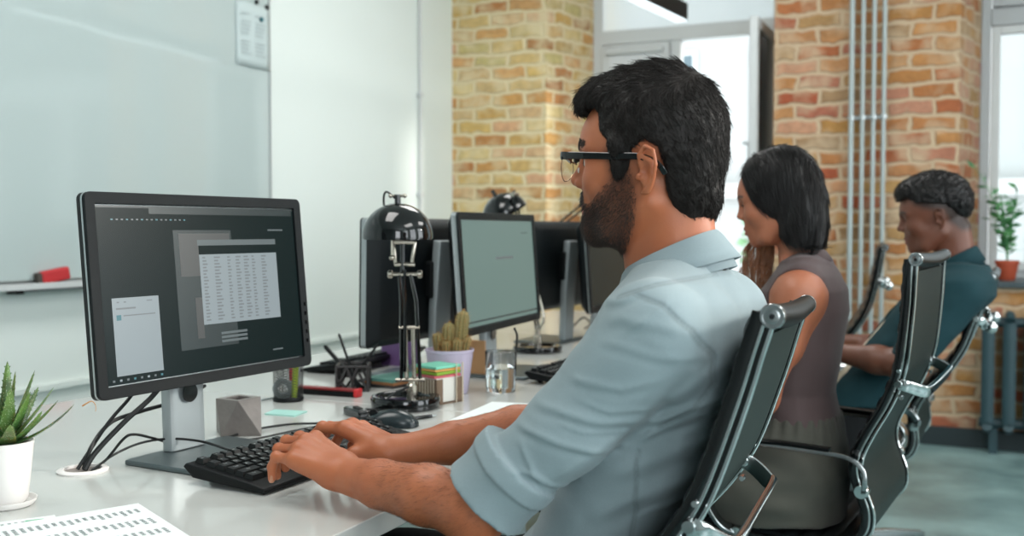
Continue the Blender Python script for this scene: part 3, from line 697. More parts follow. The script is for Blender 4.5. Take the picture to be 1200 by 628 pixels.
# ================================================================== THINGS ON THE DESK
def local(pts, loc): return [np.array(p, float)-np.array(loc, float) for p in pts]
def cable(name, pts, r, label, group='cables on the desk', mt='cable', cat='cable'):
    return tag(MB().tube(pts, r, 8, sub=8).build(name, mt), label, cat, group)
# --- keyboards
def make_keyboard(label, loc, rz, W=.46, D=.165, full=True, group='black keyboards'):
    """local: long axis Y, front edge towards +X; origin on the desk"""
    t = thing('keyboard', label, 'keyboard', loc, rz, group)
    m = MB()
    pr = [(-D/2, .028), (-D/2+.006, .034), (D/2-.03, .016), (D/2-.004, .011), (D/2, .006), (D/2-.002, .002), (-D/2+.02, .012)]
    m.prism(pr, -W/2, W/2, 'Y'); m.build('case', 'black_plastic', t, bevel=.003, seg=3)
    for y in (-W/2+.05, W/2-.05): MB().box((-D/2+.025, y, .009), (.012, .022, .017), ry=R(20)).build('foot', 'black_plastic', t, bevel=.002)
    sl = math.atan2(.018, D-.036)
    rows = ['Esc . F1 F2 F3 F4 . F5 F6 F7 F8 . F9 F10 F11 F12'.split(), list('`1234567890-=')+['<-'], ['Tab']+list('QWERTYUIOP[]')+['\\'], ['Caps']+list("ASDFGHJKL;'")+['Enter'], ['Shift']+list('ZXCVBNM,./')+['Shift'], ['Ctrl', 'Alt', ' ', 'Alt', 'Ctrl']]
    wd = {'Tab': 1.5, '\\': 1.5, 'Caps': 1.75, 'Enter': 2.25, 'Shift': 2.4, 'Ctrl': 1.5, 'Alt': 1.25, ' ': 8.2, '<-': 2, '.F': .5}
    u = .0192; nk = 0
    def key(xc, yc, wk, ch):
        nonlocal nk
        zc = .034-(xc+D/2-.006)*math.tan(sl)+.0035
        m = MB(); a, b_ = u*.46, wk*u/2-u*.04; c_, d_ = a*.76, b_-u*.12; h = .0075
        m.add([(-a, -b_, 0), (a, -b_, 0), (a, b_, 0), (-a, b_, 0), (-c_, -d_, h), (c_-.0005, -d_, h), (c_-.0005, d_, h), (-c_, d_, h)], [(0, 3, 2, 1), (4, 5, 6, 7), (0, 1, 5, 4), (1, 2, 6, 5), (2, 3, 7, 6), (3, 0, 4, 7)])
        if ch.strip() and full:
            gv, gf = glyph(ch); s_ = .0075 if len(ch) == 1 else .0046; m.m = 1
            # text reads for the sitter, who looks towards -X: right hand = +Y
            m.add([(-p[1]*s_-.0015, p[0]*s_-(.002 if len(ch) == 1 else 0), h+.0002) for p in gv], gf); m.m = 0
        o = m.build('key', ['key_black', 'legend'], t, loc=(xc, yc, zc-.003), rot=(0, sl, 0), smooth=0)
        nk += 1
    for r_, row in enumerate(rows):
        xc = -D/2+.022+r_*u+(.004 if r_ else 0); y = -W/2+.012
        for ch in row:
            if ch == '.' and r_ == 0: y += u*.66; continue
            wk = wd.get(ch, 1); key(xc, y+wk*u/2, wk, ch); y += wk*u
    y0 = -W/2+.012+15.4*u
    nav = [(0, 'PS'), (1, 'Ins'), (2, 'Del')]
    for r_ in (0, 1, 2, 5):
        xc = -D/2+.022+r_*u+(.004 if r_ else 0)
        for k, ch in enumerate((('Prt', 'Scr', 'Brk'), ('Ins', 'Hm', 'Up'), ('Del', 'End', 'Dn'), (), (), ('<', 'v', '>'))[r_]): key(xc, y0+(k+.5)*u, 1, ch)
    key(-D/2+.026+4*u, y0+1.5*u, 1, '^')
    y1 = y0+3.4*u
    for r_, row in enumerate((('Num', '/', '*', '-'), '789+', '456', '123', '0.')):
        xc = -D/2+.026+(r_+1)*u
        for k, ch in enumerate(row): key(xc, y1+(k+.5)*u if not (r_ == 4 and k == 0) else y1+.5*u, 1, ch)
    return t
kfl, kfr, kff = P(223, 553, Z=.765), P(330, 578, Z=.75), P(470, 507, Z=.76)
kb1 = make_keyboard('near black keyboard under the hands of the man in the light blue shirt', (-1.045, 1.468, ZT), -R(2.5), W=.45)
kb2 = make_keyboard('black keyboard on the far side of the desk, behind the pen holder', (-1.66, 2.60, ZT), R(182))
kb3 = make_keyboard("black keyboard at the woman's place, partly hidden by the blue sleeve", (-.985, 2.66, ZT), -R(2))
# --- mouse
def make_mouse(label, loc, rz, group='computer mice'):
    t = thing('computer_mouse', label, 'mouse', loc, rz, group)
    m = MB(); n, k_ = 22, 18; v = []; F = []
    for i in range(n+1):
        a = i/n; x = -.056+.112*a; w = .031*(1-abs(2*a-1)**3.2)**.5+.0006; w *= (1-.12*math.sin(a*math.pi)); h = .034*(math.sin(math.pi*min(1, max(0, a*.92+.06)))**.55)*(.86+.25*a)
        for j in range(k_+1):
            b_ = math.pi*j/k_; v.append((x, w*math.cos(b_), .002+h*math.sin(b_)**.75))
    for i in range(n):
        for j in range(k_): F.append((i*(k_+1)+j, i*(k_+1)+j+1, (i+1)*(k_+1)+j+1, (i+1)*(k_+1)+j))
        F.append((i*(k_+1)+k_, i*(k_+1), (i+1)*(k_+1), (i+1)*(k_+1)+k_))
    m.add(v, F); m.build('shell', 'gloss_black' if 0 else mat('mouse_shell', '1C2629', .25), t, smooth=70)
    MB().lathe([(.008, -.004), (.0095, -.002), (.0095, .002), (.008, .004)], (-.036, 0, .0275), 18, 'Y').build('scroll_wheel', 'key_black', t)
    MB().tube([(-.054, -.0005, .018), (-.035, 0, .0335), (-.015, 0, .0365)], .0007, 6, sub=4).build('button_split', 'gloss_black', t)
    return t
ms = make_mouse('glossy dark computer mouse in front of the lamp base', (-1.085, 1.790, ZT), R(22))
# --- in-line switch and lamp cord
sw_ = thing('inline_switch', 'black rocker switch on the lamp cord beside the mouse', 'switch', (-1.215, 1.86, ZT), R(-28))
MB().bx(-.036, .036, -.013, .013, 0, .018).build('switch_body', 'gloss_black', sw_, bevel=.004)
MB().box((.008, 0, .0185), (.026, .012, .005), ry=R(6)).build('rocker', 'key_black', sw_, bevel=.0015)
# --- desk lamp
def lamp(label, loc, rz=0, group='black articulated desk lamps', K=1):
    """upright articulated lamp; local: arm rises above base, dome ahead"""
    t = thing('desk_lamp', label, 'lamp', loc, rz, group)
    MB().lathe([(.073, 0), (.077, .003), (.0785, .022), (.076, .027), (.068, .0285), (.062, .026), (.058, .020), (.02, .0195), (.001, .0195)], n=48).build('lamp_base', 'gloss_black', t)
    MB().lathe([(.013, .014), (.013, .05), (.009, .055), (.009, .06)], (0, .015, 0), 16).build('swivel_post', 'nickel', t)
    z0, z1, z2 = .062, .20, .30
    for y in (-.021, .021):
        a = MB().tube([(0, y+.012, z0), (0, y*.8+.008, z1+.04), (.0, y*.6, z2)], .0042, 8).build('lower_arm', 'gloss_black', t)
    a = MB().tube([(.012, .0, z0+.02), (.008, 0, z1+.04), (.006, 0, z2+.01)], .0038, 8).build('lower_arm', 'gloss_black', t)
    m = MB().tube([(0, -.022, z0), (0, .044, z0)], .0045, 10).tube([(0, -.014, z0+.118), (0, .032, z0+.118)], .0045, 10); m.build('cross_pin', 'nickel', t)
    for y in (-.009, .009):
        pts = [(.0075*math.cos(k*.9)+.002, y+.0045*math.sin(k*.9), z0+.012+k*.0021) for k in range(62)]
        MB().tube([(0, y+.011, z0+.005), (0, y+.009, z0+.115)], .0052, 8).build('spring', 'nickel', t)
    m = MB().tube([(0, -.034, z2), (0, .034, z2)], .004, 10)
    m.build('elbow_pin', 'nickel', t)
    for y in (-.033, .033): MB().lathe([(.006, -.006), (.0095, -.004), (.0095, .004), (.006, .006)], (0, y, z2), 16, 'Y').build('knob', 'nickel', t)
    # upper arm folds up to the shade
    zt = z2+.080
    m = MB().tube([(-.002, -.006, z2), (-.006, -.006, zt), (-.01, -.006, zt+.04)], .0048, 8); m.build('upper_arm', 'gloss_black', t)
    for y in (-.024, .018):
        MB().box((-.004, y, z2+.047), (.006, .008, .056), rx=R(-8 if y > 0 else 6)).build('clamp_plate', 'nickel', t, bevel=.003)
    for dz in (.022, .072):
        MB().tube([(-.004, -.024, z2+dz), (-.004, .022, z2+dz)], .005, 10).build('clamp_pin', 'nickel', t)
    MB().tube([(.03, -.026, zt-.040), (.03, -.026, zt+.02)], .0022, 8).sphere((.03, -.026, zt-.042), .0060, 12).build('pull_rod', 'nickel', t)
    # dome, open below
    rd_ = .079; zc = zt+.005
    out = [(rd_*math.cos(R(a)), rd_*.94*math.sin(R(a))) for a in np.linspace(-4, 88, 20)]
    prof = [(r, z) for r, z in out]+[(.004, rd_*.94)]
    inn = [(max(r-.0025, .002), z-.0022) for r, z in prof[::-1]]
    lm = MB(); lm.lathe([(p[0], p[1]) for p in prof+inn], (0, -.016, zc), 44, cap=False)
    dm = lm.build('lamp_shade', 'gloss_black', t, smooth=60); 
    MB().sphere((0, -.016, zc+.025), .024, 16, (1, 1, 1.2)).build('bulb', 'ceramic_white', dm)
    MB().tube([(0, -.016, zc+rd_*.93), (0, -.016, zc+rd_*.93+.02)], .007, 12).build('socket_stem', 'gloss_black', dm)
    m = MB().tube([(0, -.032, zc+rd_*.93+.017), (0, 0, zc+rd_*.93+.017)], .0032, 8).sphere((0, -.032, zc+rd_*.93+.017), .005, 10).sphere((0, 0, zc+rd_*.93+.017), .005, 10)
    m.build('wing_nut', 'nickel', dm)
    MB().tube([(0, -.020, zc+rd_*.93+.01), (0, -.04, zc+rd_*.93+.026), (-.01, -.048, zc+rd_*.93+.016), (-.01, -.048, zc+rd_*.93-.004)], .0024, 8, sub=5).build('cord_loop', 'cable', dm)
    return t
lb = (P(425, 480, Z=ZT)+P(505, 480, Z=ZT))/2
lamp1 = lamp('near black dome desk lamp standing between the near monitor and the cactus', (-1.175, 2.0, ZT), R(-65.5))
cable('lamp_cord', [(-1.16, 2.0, .79), (-1.19, 1.965, .772), (-1.20, 1.94, .752), (-1.205, 1.91, .748), (-1.212, 1.893, .750)], .0028, 'black cord from the near lamp down to its switch')
def lamp_b(label, base, elbow, head, rz_head, dome_r=.075, cap=True):
    t = thing('desk_lamp', label, 'lamp', base, 0, 'black articulated desk lamps')
    o = np.array(base, float); e = np.array(elbow)-o; h = np.array(head)-o
    MB().lathe([(.074, 0), (.080, .003), (.0815, .016), (.079, .021), (.070, .0225), (.062, .020), (.058, .016), (.001, .0155)], n=40).build('lamp_base', 'gloss_black', t)
    MB().lathe([(.013, .014), (.013, .05), (.009, .055), (.009, .075)], n=16).build('swivel_post', 'nickel', t)
    for d in (-.012, .012): MB().tube([(0, d, .075), e+(0, d, 0)], .004, 8).build('lower_arm', 'gloss_black', t)
    for d in (-.01, .012): MB().tube([e+(0, 0, d), h+(0, 0, d)], .004, 8).build('upper_arm', 'gloss_black', t)
    MB().lathe([(.008, -.02), (.008, .02)], e, 14, 'Y').build('elbow_pin', 'nickel', t)
    MB().tube([(.004, 0, .07), (.02, .004, .12), e*.5+(.02, 0, 0)], .0048, 8, sub=4).build('spring', 'nickel', t)
    prof = [(dome_r*math.cos(R(a)), dome_r*.9*math.sin(R(a))) for a in np.linspace(-4, 88, 18)]+[(.003, dome_r*.9)]
    inn = [(max(r-.0025, .002), z-.0022) for r, z in prof[::-1]]
    m = MB().lathe(prof+inn, (0, 0, 0), 40, cap=False); dm = m.build('lamp_shade', 'gloss_black', t, smooth=60)
    dm.location = h+np.array((0, 0, -.03)); dm.rotation_euler = rz_head
    MB().sphere((0, 0, .02), .022, 14).build('bulb', 'ceramic_white', dm)
    MB().tube([(0, 0, dome_r*.88), (0, 0, dome_r*.88+.022)], .007, 10).build('socket_stem', 'gloss_black', dm)
    MB().tube([h+(0, 0, .0), h+(.02, 0, .02), h+(.035, 0, .0), h+(.02, 0, -.015)], .003, 8, sub=5, closed=True).build('cord_loop', 'cable', t)
    return t
b2 = P(630, 412, Z=ZT)
lamp2 = lamp_b('black desk lamp whose dome shows above the grey green screen', (b2[0], b2[1], ZT), P(603, 228, Y=b2[1]+.02), P(592, 240, Y=b2[1]+.06), (R(8), R(-28), 0), .078)
b3 = P(654, 398, Z=ZT)
lamp3 = lamp_b('black desk lamp with paired slanting arms beyond the grey green screen', (-1.30, 3.75, ZT), P(640, 277, Y=3.72), P(700, 228, Y=3.75), (0, R(10), 0), .07)
# --- concrete polyhedron holder
cn = thing('concrete_holder', 'faceted raw concrete pencil holder beside the near monitor stand', 'holder', (-1.325, 1.610, ZT), 0)
m = MB(); A4 = (-51, 39, 129, 219); top = [(.043*math.cos(R(a)), .043*math.sin(R(a)), .070) for a in A4]; bot = [(.060*math.cos(R(a+45)), .045*math.sin(R(a+45)), 0) for a in A4]
hole = [(.025*math.cos(R(a)), .025*math.sin(R(a)), .070) for a in A4]; hb = [(.020*math.cos(R(a)), .020*math.sin(R(a)), .02) for a in A4]
F = [(7, 6, 5, 4)]
for i in range(4):
    j = (i+1) % 4; F += [(i, 4+i, j), (4+i, 4+j, j), (i, j, 8+j, 8+i), (8+i, 8+j, 12+j, 12+i)]
F.append((12, 13, 14, 15)); m.add(top+bot+hole+hb, F)
DM('concrete', '716B67', .45, bump=.5, bscale=120, var=.22, vscale=45)
m.build('faceted_body', 'concrete', cn, smooth=0, bevel=.0008)
# --- grommet and cables
g = P(97, 552, Z=ZT); gx, gy = g[0], g[1]
gm = thing('cable_grommet', 'white round cable grommet in the desk behind the plant', 'grommet', (gx, gy, ZT))
MB().lathe([(.040, .0), (.041, .003), (.038, .005), (.030, .005), (.029, -.01)], n=36, cap=False).build('grommet_ring', 'ceramic_white', gm)
DM('grommet_dark', '8A817C', .7)
MB().lathe([(.0295, .0008), (.001, .0008)], n=30, cap=False).build('grommet_hole', 'grommet_dark', gm)
def zp(x, y, z): return P(x, y, Z=z)
G = lambda dx, dy: (gx+dx, gy+dy, ZT+.002)
cable('monitor_cable', [G(-.012, .0), P(105, 528, Y=gy+.02), P(128, 494, Y=gy+.06), P(152, 466, Y=gy+.10), P(170, 440, Y=gy+.14)], .0032, 'black cable rising from the grommet, highest and leftmost')
cable('monitor_cable', [G(-.004, .006), P(108, 522, Y=gy+.02), P(130, 495, Y=gy+.08), P(165, 482, Y=gy+.14), P(205, 470, Y=gy+.2), P(240, 452, Y=gy+.3)], .0036, 'black cable from the grommet arching behind the monitor column')
cable('monitor_cable', [G(.004, .0), P(112, 530, Y=gy+.02), P(145, 495, Y=gy+.06), P(175, 468, Y=gy+.10), P(190, 450, Y=gy+.12)], .0045, 'thick black cable from the grommet to the back of the near monitor')
cable('mouse_cable', [G(.014, .008), P(125, 538, Z=.748), P(145, 514, Z=.785), P(158, 509, Z=.79), P(178, 513, Z=.775), P(200, 518, Z=.757), P(240, 519, Z=.747), P(262, 514, Z=.744), P(300, 503, Z=.744), P(340, 497, Z=.744), P(370, 496, Z=.744), P(405, 495, Z=.744), P(425, 497, Z=.745), P(436, 497, Z=.752)], .0024, 'thin black mouse cable looping from the grommet across the desk')
cable('keyboard_cable', [G(.02, .0), P(133, 533, Z=.752), P(165, 519, Z=.765), P(200, 514, Z=.772), P(235, 517, Z=.768), P(262, 525, Z=.768), P(278, 531, Z=.770)], .0022, 'thin black cable arching in front of the monitor column to the keyboard')
cable('monitor_cable', [P(390, 497, Z=.7445), P(352, 503, Z=.7445), P(300, 514, Z=.745), P(268, 517, Z=.745)], .002, 'short black cable lying behind the keyboard')
cable('desk_cable', [P(283, 471, Z=.743), P(310, 468, Z=.743), P(345, 460, Z=.743), P(365, 458, Z=.743)], .0025, 'pale grey cable behind the concrete holder', mt='stand_grey')
cable('desk_cable', [P(425, 451, Z=.743), P(445, 453, Z=.743), P(472, 452, Z=.743), P(500, 448, Z=.743)], .0025, 'black cable running behind the near lamp base')
cable('desk_cable', [P(607, 433, Z=.743), P(640, 428, Z=.743), P(665, 431, Z=.743), P(690, 430, Z=.743)], .003, "black cable beside the woman's keyboard")
cable('desk_cable', [P(560, 425, Z=.75), P(580, 418, Z=.78), P(602, 412, Z=.80), P(606, 395, Z=.86), P(603, 385, Z=.9)], .003, 'black cable hanging under the grey green screen')
cable('desk_cable', [P(685, 385, Z=.745), P(700, 372, Z=.79), P(692, 352, Y=3.55), P(706, 330, Y=3.6), P(694, 300, Y=3.6), P(700, 270, Y=3.6)], .003, 'black cable hanging between the far monitors')
cable('desk_cable', [P(672, 382, Z=.745), P(685, 372, Z=.78), P(700, 385, Z=.76), P(720, 380, Z=.745), P(735, 384, Z=.745)], .004, 'tangled black cable on the far desk')
# --- aloe
ap = P(8, 592, Z=ZT)
al = thing('potted_aloe', 'spiky green aloe in a white pot on a saucer at the left edge', 'plant', (ap[0], ap[1], ZT))
MB().lathe([(.028, 0), (.036, .001), (.040, .006), (.041, .010), (.039, .010), (.034, .005), (.001, .004)], n=40).build('saucer', 'ceramic_white', al)
MB().lathe([(.026, .006), (.029, .012), (.0335, .05), (.0375, .088), (.0385, .094), (.0365, .0945), (.034, .088), (.001, .086)], n=40).build('pot', 'ceramic_white', al)
MB().lathe([(.001, .088), (.035, .089)], n=24, cap=False).build('soil', 'soil', al)
q = NT('aloe_leaf'); tc = q.node('ShaderNodeTexCoord'); vo = q.node('ShaderNodeTexVoronoi', i_Scale=420.0); q.link(tc.outputs['Object'], vo.inputs['Vector'])
nz = q.node('ShaderNodeTexNoise', i_Scale=18.0); q.link(tc.outputs['Object'], nz.inputs['Vector'])
c1 = q.node('ShaderNodeValToRGB'); q.link(nz.outputs['Fac'], c1.inputs[0]); e = c1.color_ramp.elements; e[0].position = .35; e[0].color = (*hexc('1F3A20'), 1); e[1].position = .68; e[1].color = (*hexc('55803A'), 1)
lt = q.node('ShaderNodeMath', operation='LESS_THAN'); q.link(vo.outputs['Distance'], lt.inputs[0]); lt.inputs[1].default_value = .22
mx = q.node('ShaderNodeMix', data_type='RGBA'); q.link(lt.outputs[0], mx.inputs[0]); q.link(c1.outputs[0], mx.inputs[6]); mx.inputs[7].default_value = (*hexc('A9BBA0'), 1)
q.link(mx.outputs[2], q.b.inputs['Base Color']); q.b.inputs['Roughness'].default_value = .35; q.b.inputs['Subsurface Weight'].default_value = .1; M['aloe_leaf'] = q.m
def aloe_leaf(base, d, L, w, curl, side, dry=False):
    base = np.array(base); d = np.array(d, float); d /= np.linalg.norm(d); upv = np.array((0, 0, 1.)); s_ = np.cross(d, upv); s_ = s_/(np.linalg.norm(s_)+1e-9)
    N = 12; v = []; F = []; p = base.copy(); cur = d.copy(); m = MB()
    for i in range(N+1):
        a = i/N; ww = w*(1-a)**.62*(1 if a > .1 else .75+2.5*a)+.0004; nn = np.cross(s_, cur); tk = ww*.34
        for (su, sv) in ((-1, .15), (-.6, -.6), (0, -1), (.6, -.6), (1, .15), (0, .35)): v.append(p+s_*su*ww+nn*sv*tk*-1)
        p = p+cur*L/N; cur = cur+upv*curl*.1+s_*side*.06; cur /= np.linalg.norm(cur)
    for i in range(N):
        for k in range(6): F.append((i*6+k, i*6+(k+1) % 6, (i+1)*6+(k+1) % 6, (i+1)*6+k))
    F += [(5, 4, 3, 2, 1, 0), tuple(N*6+k for k in range(6))]
    m.add(v, F)
    for i in range(1, N):                                  # marginal teeth
        for k, sg in ((0, -1), (4, 1)):
            c_ = np.array(v[i*6+k]); t_ = (np.array(v[(i+1)*6+k])-c_); m.add([c_, c_+t_*.35, c_+s_*sg*.0022+t_*.3], [(0, 1, 2)])
    return m
cr_ = np.array((math.cos(HEAD), math.sin(HEAD), 0)); cd_ = np.array((-math.sin(HEAD), math.cos(HEAD), 0))
rn = np.random.default_rng(3)
spec_ = [((.1, .1, 1), .105, .0095, 0), ((-.15, 0, 1), .11, .01, 0), ((.25, -.3, 1), .09, .010, .2), ((.42, 0, 1), .115, .009, .2), ((-.45, .2, 1), .105, .010, .2), ((.6, -.2, 1), .09, .009, .4), ((-.2, -.5, .9), .085, .011, .3), ((.75, .1, .8), .105, .009, .5), ((.95, -.35, .55), .085, .009, .9), ((1, 0, .28), .115, .0085, 1.2), ((.5, -.8, .35), .075, .010, 1.0), ((-.6, -.7, .5), .08, .010, .6), ((-1, 0, .5), .10, .009, .8), ((.1, -1, .4), .065, .011, .9), ((.2, .8, .8), .10, .009, .3), ((-.5, .7, .7), .10, .009, .3), ((-.1, .3, 1.2), .12, .009, 0), ((.8, .5, .6), .09, .009, .7)]
for i, (d, L, w, cu) in enumerate(spec_):
    dd = cr_*d[0]+cd_*d[1]+np.array((0, 0, d[2])); n_ = np.linalg.norm(dd)
    aloe_leaf(np.array((0, 0, .086))+dd/n_*.004, dd, L*1.0, w*1.4, cu*.5, 0).build('leaf', 'aloe_leaf', al, smooth=50)
MB().tube([cr_*.112+(0, 0, .145), cr_*.125+(0, 0, .152), cr_*.131+(0, 0, .146), cr_*.131+(0, 0, .137)], [.0012, .0008, .0005, .0003], 6, sub=4).build('dry_tip', mat('dry_leaf', 'B07A45', .7), al)
# --- printed papers, near left
def printed(label, corners, z, rows=9, cols=18, group='printed sheets', ink='ink', mark=None, name='printed_sheet'):
    c0 = np.array(corners[0]); o = (c0[0], c0[1], z); t = thing(name, label, 'paper', o, 0, group)
    q4 = [np.array((c[0]-c0[0], c[1]-c0[1], 0)) for c in corners]
    m = MB().add([(*p[:2], 0) for p in q4]+[(*p[:2], .0004) for p in q4], [(3, 2, 1, 0), (4, 5, 6, 7), (0, 1, 5, 4), (1, 2, 6, 5), (2, 3, 7, 6), (3, 0, 4, 7)]); m.build('paper_sheet', 'paper', t, smooth=0)
    tx = MB(); rn = np.random.default_rng(2)
    def at(a, b): return q4[0]*(1-a)*(1-b)+q4[1]*a*(1-b)+q4[2]*a*b+q4[3]*(1-a)*b
    for r_ in range(rows):
        for k in range(cols):
            a0 = .05+.9*k/cols; b0 = .06+.9*r_/rows; la = .45/cols; lb_ = .5/rows*rn.uniform(.5, 1)
            n_ = 4
            for s in range(n_):
                bb = b0+lb_*s/n_; tx.add([at(a0, bb)+(0, 0, .0006), at(a0+la, bb)+(0, 0, .0006), at(a0+la, bb+lb_/n_*.6)+(0, 0, .0006), at(a0, bb+lb_/n_*.6)+(0, 0, .0006)], [(0, 1, 2, 3)])
    tx.build('printed_text', ink, t, smooth=0)
    if mark:
        a, b, c_, d = mark; MB().add([at(a, b)+(0, 0, .0007), at(c_, b)+(0, 0, .0007), at(c_, d)+(0, 0, .0007), at(a, d)+(0, 0, .0007)], [(0, 1, 2, 3)]).build('green_mark', 'green_ink', t, smooth=0)
    return t
c_tip = P(162, 591, Z=ZT); c_l = P(-60, 628, Z=ZT); c_r = P(232, 636, Z=ZT)
printed('printed sheet with rows of small text, lying uppermost at the near left', [c_tip, c_l, c_l+(c_r-c_tip)*2.2, c_tip+(c_r-c_tip)*2.2], ZT+.0015, rows=8, cols=22)
c2a = P(62, 604, Z=ZT); c2b = P(90, 612, Z=ZT)
printed('sheet with a green mark, half under the printed one', [P(64, 604, Z=ZT), P(-60, 620, Z=ZT), P(-60, 680, Z=ZT), P(100, 660, Z=ZT)], ZT+.0004, rows=5, cols=14, mark=(.12, .05, .30, .16))
# --- mesh pen cup
mc = (P(335, 470, Z=ZT)); pcx, pcy = mc[0], mc[1]+.01
cup = thing('pen_cup', 'black wire mesh cup half hidden by the near monitor', 'cup', (pcx, pcy, ZT))
q = NT('mesh_metal'); tc = q.node('ShaderNodeTexCoord'); ck = q.node('ShaderNodeTexChecker', i_Scale=320.0); q.link(tc.outputs['Object'], ck.inputs['Vector'])
tr = q.node('ShaderNodeBsdfTransparent'); mx = q.node('ShaderNodeMixShader'); q.link(ck.outputs['Fac'], mx.inputs[0]); q.link(q.b.outputs[0], mx.inputs[1]); q.link(tr.outputs[0], mx.inputs[2])
q.b.inputs['Base Color'].default_value = (.01, .012, .012, 1); q.b.inputs['Roughness'].default_value = .4; q.link(mx.outputs[0], q.n['Material Output'].inputs[0]); M['mesh_metal'] = q.m
MB().lathe([(.034, .004), (.036, .10)], n=40, cap=False).build('mesh_wall', 'mesh_metal', cup)
MB().lathe([(.001, 0), (.034, 0), (.036, .004), (.034, .010), (.032, .004), (.001, .003)], n=36, cap=False).build('cup_base', 'black_plastic', cup)
MB().tube([(.036*math.cos(a), .036*math.sin(a), .10) for a in np.linspace(0, 2*math.pi, 33)[:-1]], .0018, 8, closed=True).build('rim', 'black_plastic', cup)
for lbl, dx, dy, rx, ry, r_, h_, mt, nm in (('lime green highlighter standing in the mesh cup', .019, -.004, 0, R(4), .007, .115, 'highlighter', 'highlighter'), ('red marker leaning in the mesh cup', .004, .012, R(-8), R(-9), .006, .12, 'red_plastic', 'marker')):
    t = thing(nm, lbl, 'pen', (pcx+dx, pcy+dy, ZT+.006), 0); MB().lathe([(r_*.6, 0), (r_, .004), (r_, h_*.7), (r_*1.05, h_*.7), (r_*1.05, h_), (r_*.7, h_+.003)], n=16).build('barrel', mt, t, rot=(rx, ry, 0)); MB().lathe([(r_*1.1, h_*.69), (r_*1.1, h_*.72)], n=16).build('cap_ring', 'black_plastic', t, rot=(rx, ry, 0))
t = thing('tape_roll', 'grey roll of tape standing in the mesh cup', 'tape', (pcx-.006, pcy-.012, ZT+.030))
MB().lathe([(.012, -.006), (.024, -.006), (.024, .006), (.012, .006), (.012, -.006)], (0, 0, 0), 28, 'X', cap=False).build('tape_ring', 'stand_grey', t, rot=(0, R(8), R(-62)))
# --- stapler / red ended box
s_a, s_b = P(357, 461, Z=ZT), P(416, 465, Z=ZT)
sp = thing('stapler', 'low black case with a red end cap in front of the wire pen holder', 'stapler', ((s_a[0]+s_b[0])/2, (s_a[1]+s_b[1])/2, ZT), math.atan2(s_b[1]-s_a[1], s_b[0]-s_a[0]))
MB().bx(-.09, .072, -.012, .012, 0, .013).build('case_bottom', 'black_plastic', sp, bevel=.002)
MB().bx(-.09, .072, -.013, .013, .0135, .019).build('case_top', mat('dark_red', '7A1E20', .4), sp, bevel=.002)
MB().bx(.0725, .084, -.0135, .0135, 0, .020).build('end_cap', 'red_plastic', sp, bevel=.003)
# --- teal sticky note
a = [P(310, 486, Z=ZT), P(345, 488.5, Z=ZT), P(360, 483, Z=ZT), P(322, 481, Z=ZT)]
o = MB().prism([(p[0], p[1]) for p in a], ZT, ZT+.003).build('sticky_note', 'note_teal'); tag(o, 'small pad of pale teal sticky notes flat on the desk', 'note')
# --- black wire pen holder
wx = (P(385, 458, Z=ZT)+P(428, 459, Z=ZT))/2
wh = thing('wire_pen_holder', 'square black pen holder of open zigzag bars', 'pen holder', (wx[0], wx[1]+.03, ZT), R(28))
s_ = .038; H_ = .062
for k in range(4):
    m = MB(); c_, n_ = math.cos(k*math.pi/2), math.sin(k*math.pi/2)
    q = lambda a, z: (c_*s_-n_*a, n_*s_+c_*a, z)
    for pts in ([q(-s_, .002), q(-s_*.35, H_)], [q(-s_*.35, H_), q(.0, .026)], [q(.0, .026), q(s_*.35, H_)], [q(s_, .002), q(s_*.45, H_*.75)], [q(0, .002), q(0, .028)], [q(-s_, H_), q(s_, H_)], [q(-s_, .002), q(s_, .002)], [q(-s_, 0), q(-s_, H_)], [q(s_, H_*.5), q(.4*s_, .028)], [q(-s_, H_*.5), q(-.4*s_, .012)]): m.tube(pts, .0036, 6)
    m.build('zigzag_side', 'wire_black', wh)
MB().bx(-s_, s_, -s_, s_, 0, .003).build('bottom_plate', 'wire_black', wh)
wloc = np.array((wx[0], wx[1]+.03, ZT))
for lbl, tip, r_, mt in (('thick black pen, leftmost in the zigzag holder', P(380, 405, Y=wloc[1]+.03), .0055, 'black_plastic'), ('slim black pen, tallest and middle in the zigzag holder', P(397, 391, Y=wloc[1]+.04), .0035, 'black_plastic'), ('dark pencil leaning right in the zigzag holder', P(443, 403, Y=wloc[1]+.01), .0032, 'cable')):
    b = wloc+np.array((-(tip[0]-wloc[0])*.3, -(tip[1]-wloc[1])*.3, .006)); t = thing('pen', lbl, 'pen', b, 0, 'pens in the zigzag holder')
    MB().tube([(0, 0, 0), (tip-b)*.97, tip-b], [r_, r_, r_*.5], 10).build('barrel', mt, t); MB().tube([(tip-b)*.5, (tip-b)*.52], r_*1.15, 10).build('grip_ring', 'key_black', t)
# --- note box with coloured paper
bc = P(525, 476, Z=ZT); bl = P(493, 471, Z=ZT); br_ = P(547, 466, Z=ZT)
e1 = (bl-bc); e2 = (br_-bc); rzb = math.atan2(e2[1], e2[0]); La, Lb = .085, .088
nb_ = thing('note_box', 'striped brown paper block box topped with coloured notes', 'box', (bc[0]-.028, bc[1]-.005, ZT), R(72))
DM('box_brown', '75604E', .6, var=.1, vscale=40); DM('box_stripe', 'C4B6A2', .6)
MB().bx(0, Lb, 0, La, 0, .003).bx(0, .003, 0, La, 0, .058).bx(Lb-.003, Lb, 0, La, 0, .058).bx(0, Lb, La-.003, La, 0, .058).bx(0, .022, 0, .003, 0, .058).bx(Lb-.022, Lb, 0, .003, 0, .058).build('box_shell', 'box_brown', nb_)
m = MB()
for k in range(9): m.bx(-.0008, 0, .006+k*.0092, .010+k*.0092, .001, .058)
m.build('stripe_pattern', 'box_stripe', nb_)
